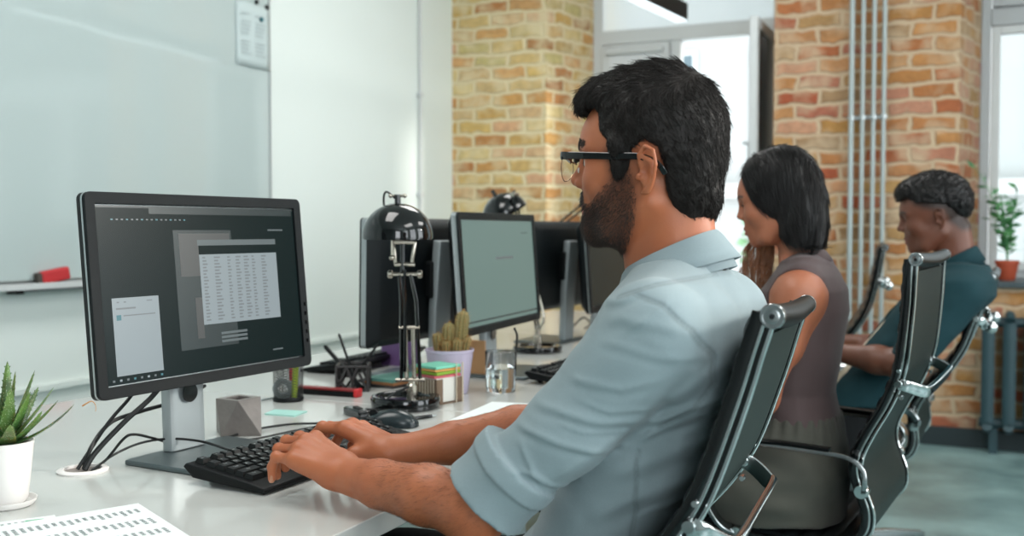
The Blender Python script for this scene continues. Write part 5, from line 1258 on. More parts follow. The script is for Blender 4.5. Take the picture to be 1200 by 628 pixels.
# arms
E1 = P(556, 596, Y=1.165); W1p = P(404, 556, Z=.790); S1 = np.array((-.365, 1.215, 1.015))
f_mid = P(470, 576, Z=.782)
E2 = np.array((-.625, 1.625, .815)); W2p = P(462, 531, Z=.792); S2 = np.array((-.375, 1.585, 1.015))
fn1 = np.array((-1, .10, .10)); curl1 = [(22, 50, 30), (24, 50, 30), (22, 54, 30), (12, 60, 26)]
B1, tips1, n1 = hand_bones(W1p+np.array((0, 0, .004)), (-1, .16, .30), (.10, 1, .30), curl1, S=.98, spread=.10)
B2, tips2, n2 = hand_bones(W2p+np.array((0, 0, .004)), (-1, .20, .26), (.05, -1, .10), [(16, 42, 28), (22, 44, 30), (24, 46, 30), (24, 44, 26)], S=1.0, spread=.09, thumb=[(.018, .020, -.008), (.044, .036, -.022), (.066, .036, -.038), (.084, .026, -.046)])
def arm_fn(E, Wp, S, Bn):
    d0 = (Wp-E)/np.linalg.norm(Wp-E); dn = np.array((0, 0, 1.))
    def fn(p):
        d = chain(p, [S, E], [.046, .040]); m = E+(Wp-E)*.34; m2 = E+(Wp-E)*.7
        fa = chain(p, [E, m+np.array((0, 0, .002)), m2, Wp], [.0385, .0392, .0325, .0245], .012)
        fa = smin(fa, rc(p, Wp-d0*.03+np.cross(d0, dn)*.006, Wp+d0*.012+np.cross(d0, dn)*.008, .021, .0205), .01)
        fa = smin(fa, rc(p, Wp-d0*.03-np.cross(d0, dn)*.006, Wp+d0*.012-np.cross(d0, dn)*.008, .021, .0200), .01)
        d = smin(d, fa, .03); return smin(d, hand_fn(p, Bn), .016)
    return fn
def knuckle(fn, B, tips, n):
    """tendons over the back of the hand and knuckle bumps"""
    mc = [b for b in B if b[0] == 'palm'][:4]; ft = [[b for b in B if b[0] == 'f%d' % i] for i in range(4)]
    def g(p):
        d = fn(p)
        for i, b in enumerate(mc):
            d = smin(d, rc(p, b[1]+n*.0085, b[2]+n*.0062, .0035, .0042), .010)
            d = smin(d, sp(p, b[2]+n*.0030, .0100-.0006*i), .006)
            d = smin(d, sp(p, ft[i][0][2]+n*.0010, .0092-.0005*i), .004)
        return d
    return g
a1 = knuckle(arm_fn(E1, W1p, S1, B1), B1, tips1, n1); a2 = knuckle(arm_fn(E2, W2p, S2, B2), B2, tips2, n2)
def bb(Wp, lo=(-.16, -.09, -.06), hi=(.05, .09, .07)): return Wp+np.array(lo), Wp+np.array(hi)
xs1 = W1p[0]+.034; xs2 = W2p[0]+.034
def arm_mesh(fn, E, S, Wp, hh=.0015, ha=.003):
    lo = np.minimum(np.minimum(E, S), Wp)-.07; hi = np.maximum(np.maximum(E, S), Wp)+.07; lo[0] -= .12
    xc = Wp[0]+.036
    def keep(v, f_, m): return v, f_[m[f_].all(1)]
    hv, hf_ = nets(fn, (lo[0], Wp[1]-.10, Wp[2]-.08), (xc+.03, Wp[1]+.11, Wp[2]+.09), hh)
    rv, rf = nets(fn, (xc-.03, lo[1], lo[2]), hi, ha); rv = relax(rv, rf, 2, .5)
    return keep(hv, hf_, hv[:, 0] < xc+.004), keep(rv, rf, rv[:, 0] > xc-.001)
h1, r1 = arm_mesh(a1, E1, S1, W1p); h2, r2 = arm_mesh(a2, E2, S2, W2p)
# trunk and legs under the clothes
TK = [(.47, -.60, 1.40, .11, .17), (.60, -.575, 1.40, .098, .165), (.72, -.475, 1.40, .088, .15), (.82, -.435, 1.40, .105, .152), (.92, -.40, 1.40, .105, .165), (1.0, -.388, 1.40, .094, .165), (1.04, -.388, 1.40, .070, .140), (1.07, -.388, 1.40, .045, .08)]
def legs(p, hx, y, dy, kx, kz, fx, r=1., hz=.56):
    d = None
    for s in (-1, 1):
        e = chain(p, [(hx, y+s*dy*.6, hz), (kx, y+s*dy, kz), (fx, y+s*dy, .10)], [.085*r, .058*r, .042*r], .03)
        e = smin(e, rc(p, (fx+.02, y+s*dy, .055), (fx-.16, y+s*dy*1.15, .035), .038*r, .032*r), .03); d = e if d is None else smin(d, e, .03)
    return d
def trunk(p): return smin(loft(p, TK), legs(p, -.61, 1.40, .12, -1.02, .545, -.97), .05)
tr_ = nets(trunk, (-1.24, 1.12, .0), (-.26, 1.68, 1.085), .009)
def mk(p):
    m = beard_mask(p, .010)*.68; q = hf.loc(p); inhead = (p[:, 2] > 1.09) & (np.abs(p[:, 1]-1.4) < .1) & (p[:, 0] > -.57); return np.where(inhead, np.maximum(m, .85*brow_mask(q)), 0)
body, Vb, Fb = mobj('body', [(Vh, Fh), h1, r1, h2, r2, tr_], 'skin_light', man, MO, {'hairmask': mk, 'lipmask': lambda p: np.where(p[:, 2] > 1.09, lip_mask(p), 0)})
# nails
for hand_, nn_ in ((tips1, n1), (tips2, n2)):
    for (tp, dd, i) in hand_:
        nu = nn_-dd*np.dot(nn_, dd); nu /= np.linalg.norm(nu); sd = np.cross(dd, nu); r_ = .0043-.0006*(i == 3)
        m = MB(); v = []
        for a in (-1, -.5, 0, .5, 1):
            for b in (-.008, -.003, .002, .0045): v.append(tp+dd*b+sd*a*r_*(.9 if b > .004 else 1)+nu*(.0062-.0022*a*a-(.0012 if b > .004 else 0))-np.array(MO))
        m.add(v, [(k*4+j, k*4+j+1, (k+1)*4+j+1, (k+1)*4+j) for k in range(4) for j in range(3)]); m.build('fingernail', mat('nail', 'AE7C62', .35) if 'nail' not in bpy.data.materials else bpy.data.materials['nail'], man)
# eyes: iris visible behind the lens
for sgn in (-1, 1):
    c = hf.wor((.0992, .031*sgn, .019)); e = thing('eye', '', 'x'); del e['label']; del e['category']; e.parent = man; e.location = c-np.array(MO)
    MB().sphere((0, 0, 0), .0127, 20).build('eyeball', mat('eye_white', 'D8CFC6', .15), e); MB().lathe([(.001, -.0130), (.0055, -.0124), (.006, -.0112)], n=20, axis='X', cap=False).build('iris', mat('iris', '2E1D14', .2), e)
# beard strands
def beardstr(n, L0, L1, lift):
    p, nn = scatter(Vh, Fh, n, lambda x: beard_mask(x)*(beard_mask(x) > .45), rn); q = hf.loc(p.astype(f32))
    flow = np.stack([.35-1.2*np.clip(.07-q[:, 0], 0, .1)*6, np.zeros(n), -np.ones(n)], 1); flow = flow@hf.m
    t = flow-nn*(flow*nn).sum(1)[:, None]; t /= np.linalg.norm(t, axis=1)[:, None]+1e-9; t += rn.normal(size=(n, 3))*.28
    ln = rn.uniform(L0, L1, (n, 1))*np.clip(.55+(-q[:, 2:3])*6, .45, 1.15)
    return np.stack([p-nn*.001, p+(t*.45+nn*lift)*ln, p+(t*1.0+nn*lift*1.4)*ln], 1)
strands('beard', beardstr(13000, .003, .0065, .5), .00019, 'beard_dark', man, MO)
# eyebrows
p, nn = scatter(Vh, Fh, 500, lambda x: brow_mask(hf.loc(x)), rn)
strands('eyebrow', np.stack([p, p+nn*.0015+hf.vec((-.15, 0, .3))*.004, p+nn*.002+hf.vec((-.5, 0, .1))*.008], 1), .0003, 'beard_dark', man, MO)
# hair
HP = [(.17, .086), (.122, .089), (.106, .096), (.090, .100), (.081, .085), (.079, .060), (.064, .047), (.061, .020), (.058, -.006), (.046, -.012), (.033, .003), (.027, .034), (.010, .046), (-.009, .034), (-.016, .010), (-.016, -.025), (-.022, -.043), (-.032, -.060), (-.045, -.070), (-.062, -.073), (-.075, -.070), (-.17, -.066), (-.17, .26), (.17, .26)]
def hair_fn(p):
    q = hf.loc(p); s = q.copy(); s[:, 1] = np.abs(s[:, 1])
    d = ell(s, (.015, 0, .060), (.098, .0855, .0985)); d = smin(d, ell(s, (.068, 0, .100), (.064, .062, .046)), .02)
    d = smin(d, ell(s, (-.018, 0, .0), (.058, .062, .072)), .03)
    d = smin(d, rc(s, (.050, .074, .04), (.052, .066, -.004), .012, .007), .012)
    d = smin(d, ell(s, (-.030, 0, -.03), (.040, .050, .05)), .02)
    st = vnoise(q*np.array((1, 1, .45), f32), 70, 1)*.0022+vnoise(q, 160, 2)*.0010
    return smax(d+st, poly2(q[:, 0], q[:, 2], HP), .007)
Vq, Fq = nets(hair_fn, (-.57, 1.29, 1.12), (-.28, 1.51, 1.41), .0022); Vq = relax(Vq, Fq, 1, .4)
hairo, Vq, Fq = mobj('hair', [(Vq, Fq)], 'hair_dark', man, MO)
def hairstr(n):
    p, nn = scatter(Vq, Fq, n, lambda x: (hfn(x) > .0008).astype(f32), rn); q = hf.loc(p.astype(f32)); nl = (nn@hf.m.T)
    top = np.clip((q[:, 2]-.085)/.05, 0, 1)[:, None]
    # sides and back fall down and slightly back, the top sweeps forward and up into the fringe
    side = np.stack([-.55+0*q[:, 0], 0*q[:, 0], -np.ones(n)], 1); fwd = np.stack([np.ones(n), .35*np.sign(q[:, 1])*np.clip(np.abs(q[:, 1])*12, 0, 1), .25+0*q[:, 0]], 1)
    bk = np.clip((-.02-q[:, 0])/.05, 0, 1)[:, None]; fwd = fwd*(1-bk)+np.stack([-.9+0*q[:, 0], q[:, 1]*4, -.5+0*q[:, 0]], 1)*bk
    fl = side*(1-top)+fwd*top; sb = ((q[:, 0] > .03) & (q[:, 2] < .05))[:, None]; fl = np.where(sb, np.array((.05, 0, -1.)), fl)
    sw = vnoise(q.astype(f32), 28, 5)[:, None]; fl = fl@hf.m; t = fl-nn*(fl*nn).sum(1)[:, None]; t /= np.linalg.norm(t, axis=1)[:, None]+1e-9
    t = t+np.cross(nn, t)*sw*.45+rn.normal(size=(n, 3))*.12; ln = rn.uniform(.012, .026, (n, 1))*(.40+.6*np.maximum(top, bk*.5)); lf = rn.uniform(.0, .13, (n, 1))*(.5+.5*top)
    c_ = [p-nn*.0015]
    for a in (.35, .7, 1.0): c_.append(p+t*ln*a+nn*(lf*ln*a-ln*a*a*.10+.0006))
    return np.stack(c_, 1)
strands('hair_strands', hairstr(15000), .00040, 'hair_dark', hairo, MO)
# arm hair
def armhair(V_, F_, E, Wp, n, amp):
    p, nn = scatter(V_, F_, n, lambda x: np.clip((x[:, 0]-Wp[0]-.036)/.07, .0, 1)**1.3*(x[:, 0] < E[0]+.03)*1., rn)
    ax = (Wp-E)/np.linalg.norm(Wp-E); t = ax+rn.normal(size=(n, 3))*.35+np.array((0, 0, -.5)); t = t-nn*(t*nn).sum(1)[:, None]
    L = rn.uniform(.004, .009, (n, 1)); return np.stack([p, p+(t*.5+nn*.16)*L, p+(t+nn*.22)*L], 1)
strands('arm_hair', np.concatenate([armhair(r1[0], r1[1], E1, W1p, 3600, 1), armhair(r2[0], r2[1], E2, W2p, 2000, 1)]), .00008, 'arm_hair', man, MO)
# ---- glasses
gl_ = bpy.data.objects.new('glasses', None); COL.objects.link(gl_); gl_.parent = man; gl_['label'] = 'black browline glasses with thin metal rims'
gw = lambda f, l, u: hf.wor((f, l, u))-np.array(MO)
m = MB()
for sg in (-1, 1):
    m.tube([gw(.141, .009*sg, .026), gw(.141, .022*sg, .0295), gw(.1385, .045*sg, .0295), gw(.134, .060*sg, .028)], 1, 10, sub=4, sq=(.0052, .0026), up=(0, 0, 1))
m.build('browline', 'gloss_black', gl_)
for sg in (-1, 1):
    MB().tube([gw(.134, .060*sg, .028), gw(.128, .0675*sg, .0275), gw(.105, .0735*sg, .0265), gw(.05, .0790*sg, .0235), gw(.012, .0830*sg, .0215), gw(-.010, .0835*sg, .012), gw(-.020, .0795*sg, -.002)], [1.2, 1.2, 1.1, 1.05, .95, .85, .75], 10, sub=5, sq=(.0046, .0020), up=(0, 0, 1)).build('temple_arm', 'gloss_black', gl_)
    ring = [(.140-.004*abs(math.cos(a)), (.0345+.0235*math.cos(a))*sg, .012+.0185*math.sin(a)*(1 if math.sin(a) > 0 else 1.0)) for a in np.linspace(0, 2*math.pi, 29)[:-1]]
    MB().tube([gw(*r_) for r_ in ring], .0007, 6, closed=True).build('metal_rim', 'brass', gl_)
    m = MB(); c0 = gw(.1375, .0345*sg, .012); ov = [gw(*r_) for r_ in ring]; m.add([c0]+ov, [(0, 1+k, 1+(k+1) % 28) for k in range(28)]); m.build('lens', 'window_glass', gl_, smooth=60)
    MB().sphere(gw(.128, .010*sg, .010), .003, 10, (.6, .6, 1.4)).build('nose_pad', 'ceramic_white', gl_)
MB().tube([gw(.140, -.012, .020), gw(.1425, 0, .0225), gw(.140, .012, .020)], .0012, 8, sub=4).build('bridge', 'brass', gl_)
# ---- shirt
SK = [(.60, -.575, 1.40, .108, .182), (.66, -.530, 1.40, .104, .172), (.72, -.478, 1.40, .100, .165), (.80, -.438, 1.40, .113, .168), (.87, -.418, 1.40, .122, .176), (.94, -.398, 1.40, .123, .186), (1.0, -.386, 1.40, .110, .188), (1.045, -.382, 1.40, .088, .168), (1.075, -.381, 1.40, .067, .112), (1.10, -.382, 1.40, .058, .072)]
def xz(pts, Y): return [tuple(P(x, y, Y=Y)[[0, 2]]) for x, y in pts]
# creases seen on the near side, measured in the photograph: (points, depth plane, width, height)
FOLDS = [([(905-20, 0)]*0, 0, 0, 0)]
FOLDS = [
 ([(705, 548), (660, 530), (620, 512), (585, 500)], 1.11, .0045, .0032), ([(735, 508), (690, 503), (640, 484), (606, 476)], 1.11, .005, .0026),
 ([(765, 452), (715, 462), (672, 452), (650, 446)], 1.11, .0045, .0020), ([(752, 478), (712, 520), (660, 556), (628, 575)], 1.11, .006, .0035),
 ([(800, 398), (760, 384), (715, 376), (690, 380)], 1.12, .006, .0016), ([(812, 430), (765, 424), (720, 408), (688, 402)], 1.12, .005, .0014),
 ([(640, 590), (620, 565), (597, 552)], 1.11, .004, .0032), ([(598, 518), (612, 550), (626, 590)], 1.11, .004, .0030), ([(745, 492), (700, 490), (660, 470)], 1.11, .003, .0016),
 ([(780, 350), (760, 372), (728, 392)], 1.14, .004, .0014), ([(720, 520), (672, 512), (640, 497)], 1.11, .003, .0015), ([(830, 600), (780, 600), (735, 612)], 1.23, .005, .002), ([(800, 505), (790, 540), (786, 600)], 1.23, .006, .0015),
 ([(870, 465), (820, 478), (775, 492), (748, 500)], 1.22, .006, .0045), ([(862, 480), (815, 490), (770, 505), (740, 520)], 1.22, .005, .0040), ([(850, 520), (800, 530), (750, 545), (700, 560)], 1.23, .010, .0030),
 ([(845, 560), (790, 575), (730, 590), (680, 612)], 1.23, .010, .0035), ([(840, 430), (810, 455), (780, 475)], 1.22, .007, .003),
 ([(790, 330), (760, 345), (735, 348), (725, 345)], 1.27, .005, .0022), ([(845, 292), (852, 315), (846, 345)], 1.30, .006, .0035), ([(862, 305), (868, 330), (862, 350)], 1.32, .007, .003), ([(700, 350), (690, 380), (672, 400)], 1.2, .006, .003),
]
SEAMS = [([(752, 343), (785, 355), (815, 385), (829, 420), (826, 455), (805, 485), (765, 505)], 1.20, .0022, .0016), ([(745, 530), (742, 560), (738, 600), (728, 640)], 1.22, .0020, .0010), ([(752, 343), (790, 330), (835, 322), (870, 330)], 1.27, .002, .0012)]
FW = [(xz(a, Y), w, h) for a, Y, w, h in FOLDS]; SW_ = [(xz(a, Y), w, h) for a, Y, w, h in SEAMS]
uax = (E1-S1)/np.linalg.norm(E1-S1); uax2 = (E2-S2)/np.linalg.norm(E2-S2)
C1 = E1-uax*.028; cuff2 = E2+(W2p-E2)/np.linalg.norm(W2p-E2)*.055
def shirt_fn(p):
    d = loft(p, SK, 2.2)
    for s in (-1, 1):
        d = smin(d, rc(p, (-.376, 1.40+s*.06, 1.034), (-.366, 1.40+s*.165, 1.020), .045, .058), .04)
    # shoulder blades
    d = smin(d, ell(p, (-.325, 1.29, .985), (.042, .07, .080)), .04); d = smin(d, ell(p, (-.325, 1.51, .985), (.042, .07, .080)), .04)
    M1 = S1+(E1-S1)*.5+np.array((.007, 0, -.010))
    a = chain(p, [S1+np.array((0, 0, -.004)), M1, C1], [.068, .0505, .0515], .03); pl = ((p-C1)@uax.astype(f32)); a = smax(a, pl-.006, .004)
    # rolled cuff: layered bands
    t = ((p-S1.astype(f32))@uax.astype(f32)); L_ = float(np.dot(C1-S1, uax)); rad = np.sqrt(np.maximum(((p-S1.astype(f32))**2).sum(1)-t*t, 0))
    band = np.maximum(np.abs(t-(L_-.014))-.021, rad-(.0590+.0015*np.sin((t-L_)*90)+.0012*vnoise(p, 30, 9))); a = smin(a, band-.0012, .002)
    band2 = np.maximum(np.abs(t-(L_-.050))-.011, rad-.0612-.001*vnoise(p, 30, 12)); a = smin(a, band2-.0015, .003)
    b = chain(p, [S2+np.array((.015, 0, -.016)), S2+(E2-S2)*.5+np.array((.02, 0, -.016)), E2, cuff2], [.058, .050, .049, .047], .03); d2 = (W2p-E2)/np.linalg.norm(W2p-E2); b = smax(b, ((p-cuff2.astype(f32))@d2.astype(f32))-.004, .004)
    t2 = ((p-E2.astype(f32))@d2.astype(f32)); rad2 = np.sqrt(np.maximum(((p-E2.astype(f32))**2).sum(1)-t2*t2, 0)); b = smin(b, np.maximum(np.abs(t2-.042)-.014, rad2-.0520)-.002, .004)
    d = smin(smin(d, a, .016), smin(d, b, .035), .002)
    near = np.clip((1.36-p[:, 1])/.04, 0, 1)
    for pts, w, h in FW:
        q, tt = line2(p[:, 0], p[:, 2], pts); d = d-near*h*np.exp(-(q/w)**2)*np.clip(np.sin(np.clip(tt, .02, .98)*math.pi)*1.6, 0, 1)
        # the hollow that runs beside each ridge
        q2, _ = line2(p[:, 0], p[:, 2]+w*1.9, pts); d = d+near*h*.55*np.exp(-(q2/w)**2)*np.clip(np.sin(np.clip(tt, .02, .98)*math.pi)*1.6, 0, 1)
    for pts, w, h in SW_:
        q, tt = line2(p[:, 0], p[:, 2], pts); d = d+near*h*np.exp(-(q/w)**2)
    d = d+vnoise(p*np.array((1, 1, 1.6), f32), 16, 3)*.0022+vnoise(p, 34, 4)*.0008
    # neck opening and hem
    d = smax(d, -rc(p, (-.388, 1.40, 1.082), (-.388, 1.40, 1.20), .066, .12), .006)
    return d
Vs_, Fs_ = nets(shirt_fn, (-.74, 1.07, .63), (-.20, 1.73, 1.14), .003); Vs_ = relax(Vs_, Fs_, 1, .35)
def seam_mask(p):
    m = 0
    for pts, w, h in SW_:
        q, t = line2(p[:, 0], p[:, 2], pts); m = np.maximum(m, np.exp(-((q-.0015)/.0016)**2))
    t = ((p-S1.astype(f32))@uax.astype(f32)); L_ = float(np.dot(C1-S1, uax)); rad = np.sqrt(np.maximum(((p-S1.astype(f32))**2).sum(1)-t*t, 0))
    m = np.where(p[:, 1] < 1.36, m, 0); return np.maximum(m, np.where(rad < .075, np.exp(-((t-L_+.037)/.002)**2), 0))
shirt, _, _ = mobj('shirt', [(Vs_, Fs_)], 'shirt_blue', man, MO, {'seam': seam_mask})
# collar: a folded stand around the neck, low at the throat
def ringband(keys, thick=.0016, n=64):
    m = MB(); v = []; F = []; k_ = len(keys)
    for i in range(n):
        a = 2*math.pi*i/n; ca, sa = math.cos(a), math.sin(a)
        for (cx, cz, rx, ry, tilt, dz) in keys:
            x = cx+rx*ca; y = 1.40+ry*sa; z = cz+tilt*(ca)+dz; v.append((x-MO[0], y-MO[1], z))
    for i in range(n):
        j = (i+1) % n
        for q in range(k_-1): F.append((i*k_+q, j*k_+q, j*k_+q+1, i*k_+q+1))
    m.add(v, F); return m
keys = [(-.384, 1.062, .080, .082, .028, .0), (-.388, 1.080, .0735, .075, .029, .0), (-.392, 1.100, .0660, .068, .029, .0), (-.394, 1.109, .0620, .0640, .029, .0), (-.394, 1.1115, .0635, .0655, .029, .0), (-.392, 1.104, .0700, .072, .029, .0), (-.388, 1.090, .0775, .0795, .029, .0), (-.384, 1.076, .0865, .0895, .028, .0)]
cm = ringband(keys).build('collar', 'shirt_blue', shirt, smooth=60); cm.modifiers.new('s', 'SOLIDIFY').thickness = .0018
# trousers
def trous(p): return smin(smax(loft(p, [(.44, -.60, 1.40, .12, .19), (.6, -.575, 1.40, .112, .18), (.70, -.50, 1.40, .104, .165)]), p[:, 2]-.68, .01), legs(p, -.61, 1.40, .12, -1.02, .55, -.97, 1.12)+vnoise(p, 14, 8)*.004, .05)
def trous_cut(p): return smax(trous(p), .085-p[:, 2], .004)
tv = nets(trous_cut, (-1.20, 1.10, .05), (-.30, 1.70, .70), .008); mobj('trousers', [tv], 'trousers_black', man, MO)
for s in (-1, 1):
    sv = nets(lambda p: smin(rc(p, (-.95, 1.40+s*.12, .055), (-1.14, 1.40+s*.14, .040), .048, .040), rc(p, (-.96, 1.40+s*.12, .06), (-.965, 1.40+s*.12, .10), .045, .048), .03), (-1.24, 1.2+s*.13, -.01), (-.84, 1.6+s*.13, .16), .007)
    sv[0][:, 2] = np.maximum(sv[0][:, 2], .002); mobj('shoe', [sv], 'leather', man, MO)
# ================================================================== THE WOMAN IN THE BROWN TOP
WO = (-.41, 2.50, 0.)
wom = thing('person', 'woman with long dark hair in a sleeveless brown top and olive trousers', 'person', WO, 0, 'people at the desk')
wf = Frame((-.418, 2.50, 1.199), yaw=0, pitch=R(12), scale=.90)
def wneck(p):
    d = rc(p, (-.395, 2.50, 1.16), (-.382, 2.50, 1.03), .042, .046); return smin(d, rc(p, (-.415, 2.5, 1.11), (-.395, 2.5, 1.03), .022, .028), .03)
wh_ = head_mesh(wf, .003, 1., wneck, ear=0)
WS1 = np.array((-.368, 2.348, .995)); WE1 = np.array((-.44, 2.30, .765)); WW1 = np.array((-.68, 2.40, .785))
WS2 = np.array((-.368, 2.652, .995)); WE2 = np.array((-.44, 2.70, .765)); WW2 = np.array((-.68, 2.60, .785))
WB1, wt1, wn1 = hand_bones(WW1, (-1, .05, .1), (0, 1, .1), [(14, 40, 26)]*4, S=.88, spread=.08)
WB2, wt2, wn2 = hand_bones(WW2, (-1, -.05, .1), (0, -1, .1), [(14, 40, 26)]*4, S=.88, spread=.08)
WT = [(.50, -.43, 2.50, .14, .175), (.58, -.41, 2.50, .132, .172), (.66, -.40, 2.50, .105, .150), (.76, -.395, 2.50, .082, .122), (.86, -.388, 2.50, .088, .132), (.95, -.383, 2.50, .098, .140), (1.0, -.378, 2.50, .088, .148), (1.035, -.375, 2.50, .066, .125), (1.06, -.375, 2.50, .048, .07)]
def warms(p):
    d = None
    for S, E, W_, B_ in ((WS1, WE1, WW1, WB1), (WS2, WE2, WW2, WB2)):
        e = smin(sp(p, S, .050), chain(p, [S, S+(E-S)*.5, E], [.046, .041, .034], .02), .03); e = smin(e, chain(p, [E, E+(W_-E)*.35, W_], [.034, .034, .021], .02), .03); e = smin(e, hand_fn(p, B_), .015)
        d = e if d is None else np.minimum(d, e)
    return d
def wbody(p): return smin(smin(loft(p, WT), warms(p), .04), smin(wneck(p), legs(p, -.45, 2.50, .10, -.92, .54, -.88, .92), .05), .03)
v1 = nets(lambda p: wh_(p), (-.56, 2.38, 1.05), (-.31, 2.62, 1.34), .0022)
v2 = nets(wbody, (-1.15, 2.16, .0), (-.24, 2.84, 1.07), .006)
v3 = nets(lambda p: wbody(p), (-.46, 2.26, .86), (-.27, 2.46, 1.06), .0035)
mobj('body', [v1, v2], 'skin_tan', wom, WO, {'hairmask': lambda p: np.where(p[:, 2] > 1.1, .9*brow_mask(wf.loc(p)), 0), 'lipmask': lambda p: np.where(p[:, 2] > 1.1, lip_mask(p, wf), 0)})
for sgn in (-1, 1):
    MB().sphere(wf.wor((.1052, .032*sgn, .019))-np.array(WO), .0058, 16).build('eyeball', 'key_black', wom)
    MB().tube([wf.wor((.110, (.020+.02*t)*sgn, .023-.002*t))-np.array(WO)+wf.vec((.006*math.sin(t*3.1), 0, 0)) for t in (0, .25, .5, .75, 1)], .0012, 6).build('eyelashes', 'key_black', wom)
def wtop(p):
    d = loft(p, [(z, x, y, rx*1.0+.008, ry+.008) for z, x, y, rx, ry in WT if z > .6]+[], 2.2)
    for s in (-1, 1): d = smin(d, rc(p, (-.374, 2.5+s*.03, 1.045), (-.366, 2.5+s*.115, 1.022), .046, .045), .04)
    d = smin(d, ell(p, (-.455, 2.5-.06, .93), (.045, .055, .05)), .03); d = smin(d, ell(p, (-.455, 2.5+.06, .93), (.045, .055, .05)), .03)
    s = p.copy(); s[:, 1] = np.abs(s[:, 1]-2.5)
    # armholes
    d = smax(d, -smin(sp(s, (-.378, .168, .985), .066), rc(s, (-.382, .165, .985), (-.42, .19, .90), .060, .045), .02), .004)
    d = smax(d, -rc(p, (-.385, 2.5, 1.06), (-.385, 2.5, 1.2), .047, .06), .005)
    a = np.sin(p[:, 2]*55+p[:, 0]*30+vnoise(p, 9, 2)*2.5)*.0022*np.clip((.85-p[:, 2])/.1, 0, 1); return d+a+vnoise(p, 18, 6)*.002
vt = nets(wtop, (-.54, 2.28, .665), (-.25, 2.72, 1.10), .004); mobj('sleeveless_top', [(relax(*vt, 1, .4), vt[1])], 'top_brown', wom, WO)
def wcol(mo, keys, y0):
    m = MB(); v = []; F = []; n = 48; k_ = len(keys)
    for i in range(n):
        a = 2*math.pi*i/n
        for (cx, cz, rx, ry, tl) in keys: v.append((cx+rx*math.cos(a)-mo[0], y0+ry*math.sin(a)-mo[1], cz+tl*math.cos(a)))
    for i in range(n):
        for q_ in range(k_-1): F.append((i*k_+q_, (i+1) % n*k_+q_, (i+1) % n*k_+q_+1, i*k_+q_+1))
    m.add(v, F); return m
c_ = wcol(WO, [(-.385, 1.045, .066, .066, .02), (-.388, 1.066, .055, .056, .02), (-.388, 1.074, .0515, .0525, .02), (-.387, 1.070, .057, .058, .02), (-.383, 1.048, .069, .070, .02)], 2.50).build('collar', 'top_brown', wom, smooth=60); c_.modifiers.new('s', 'SOLIDIFY').thickness = .002
def wtr(p):
    d = smin(smin(loft(p, [(.47, -.43, 2.50, .15, .188), (.58, -.41, 2.50, .143, .183), (.66, -.40, 2.50, .118, .163), (.71, -.398, 2.5, .104, .146)]), rc(p, (-.44, 2.40, .565), (-.90, 2.39, .56), .098, .070), .05), legs(p, -.45, 2.50, .10, -.92, .55, -.88, 1.06), .05)
    d = smax(d, p[:, 2]-.715, .006); d = smax(d, .09-p[:, 2], .004)
    g = np.clip((p[:, 2]-.655)/.04, 0, 1); d = d+g*.0028*np.sin(np.arctan2(p[:, 1]-2.5, p[:, 0]+.4)*34)
    return d+vnoise(p*np.array((1, 1, 2.2), f32), 13, 7)*.005*(1-g)
vt = nets(wtr, (-1.10, 2.20, .05), (-.22, 2.80, .74), .006); mobj('trousers', [(relax(*vt, 1, .4), vt[1])], 'trousers_olive', wom, WO)
for s in (-1, 1):
    sv = nets(lambda p: smin(rc(p, (-.86, 2.5+s*.10, .05), (-1.05, 2.5+s*.11, .036), .040, .034), rc(p, (-.87, 2.5+s*.1, .05), (-.875, 2.5+s*.1, .10), .038, .042), .03), (-1.12, 2.32+s*.1, -.01), (-.80, 2.68+s*.1, .16), .007)
    sv[0][:, 2] = np.maximum(sv[0][:, 2], .002); mobj('shoe', [sv], 'leather', wom, WO)
WH = xz([(866, 198), (872, 187), (884, 178), (899, 171), (916, 168), (935, 171), (949, 183), (957, 200), (963, 225), (965, 255), (963, 278), (959, 290), (945, 289), (925, 285), (908, 278), (893, 262), (884, 246), (876, 228), (869, 212)], 2.46)
def whair(p):
    q = wf.loc(p); s = p.copy(); yy = np.abs(p[:, 1]-2.5)
    d = smin(ell(q, (.010, 0, .055), (.108, .092, .112)), ell(p, (-.375, 2.5, 1.16), (.072, .088, .13)), .03)
    d = smax(d, poly2(p[:, 0], p[:, 2], WH), .012)
    # the face side stays free of hair on the far half below the brow
    return d+vnoise(p*np.array((1, 1, .25), f32), 90, 3)*.0012
vq = nets(whair, (-.53, 2.39, 1.06), (-.30, 2.61, 1.37), .003); vq = (relax(*vq, 1, .5), vq[1])
who, wv, wF = mobj('hair', [vq], 'hair_black', wom, WO)
def whs(n):
    p, nn = scatter(wv, wF, n, lambda x: (wh_(x) > .001).astype(f32), rn); q = p-np.array((-.40, 2.5, 1.25)); top = np.clip(q[:, 2]/.08, 0, 1)[:, None]
    fl = np.stack([.25+0*q[:, 0], .4*np.sign(q[:, 1]), -np.ones(n)], 1)*(1-top)+np.stack([.5*np.ones(n), np.sign(q[:, 1]), -.3*np.ones(n)], 1)*top
    t = fl-nn*(fl*nn).sum(1)[:, None]; t /= np.linalg.norm(t, axis=1)[:, None]+1e-9; L = rn.uniform(.02, .045, (n, 1)); return np.stack([p, p+t*L*.5+nn*.0014, p+t*L+nn*.0010], 1)
strands('hair_strands', whs(6000), .00045, 'hair_black', who, WO)
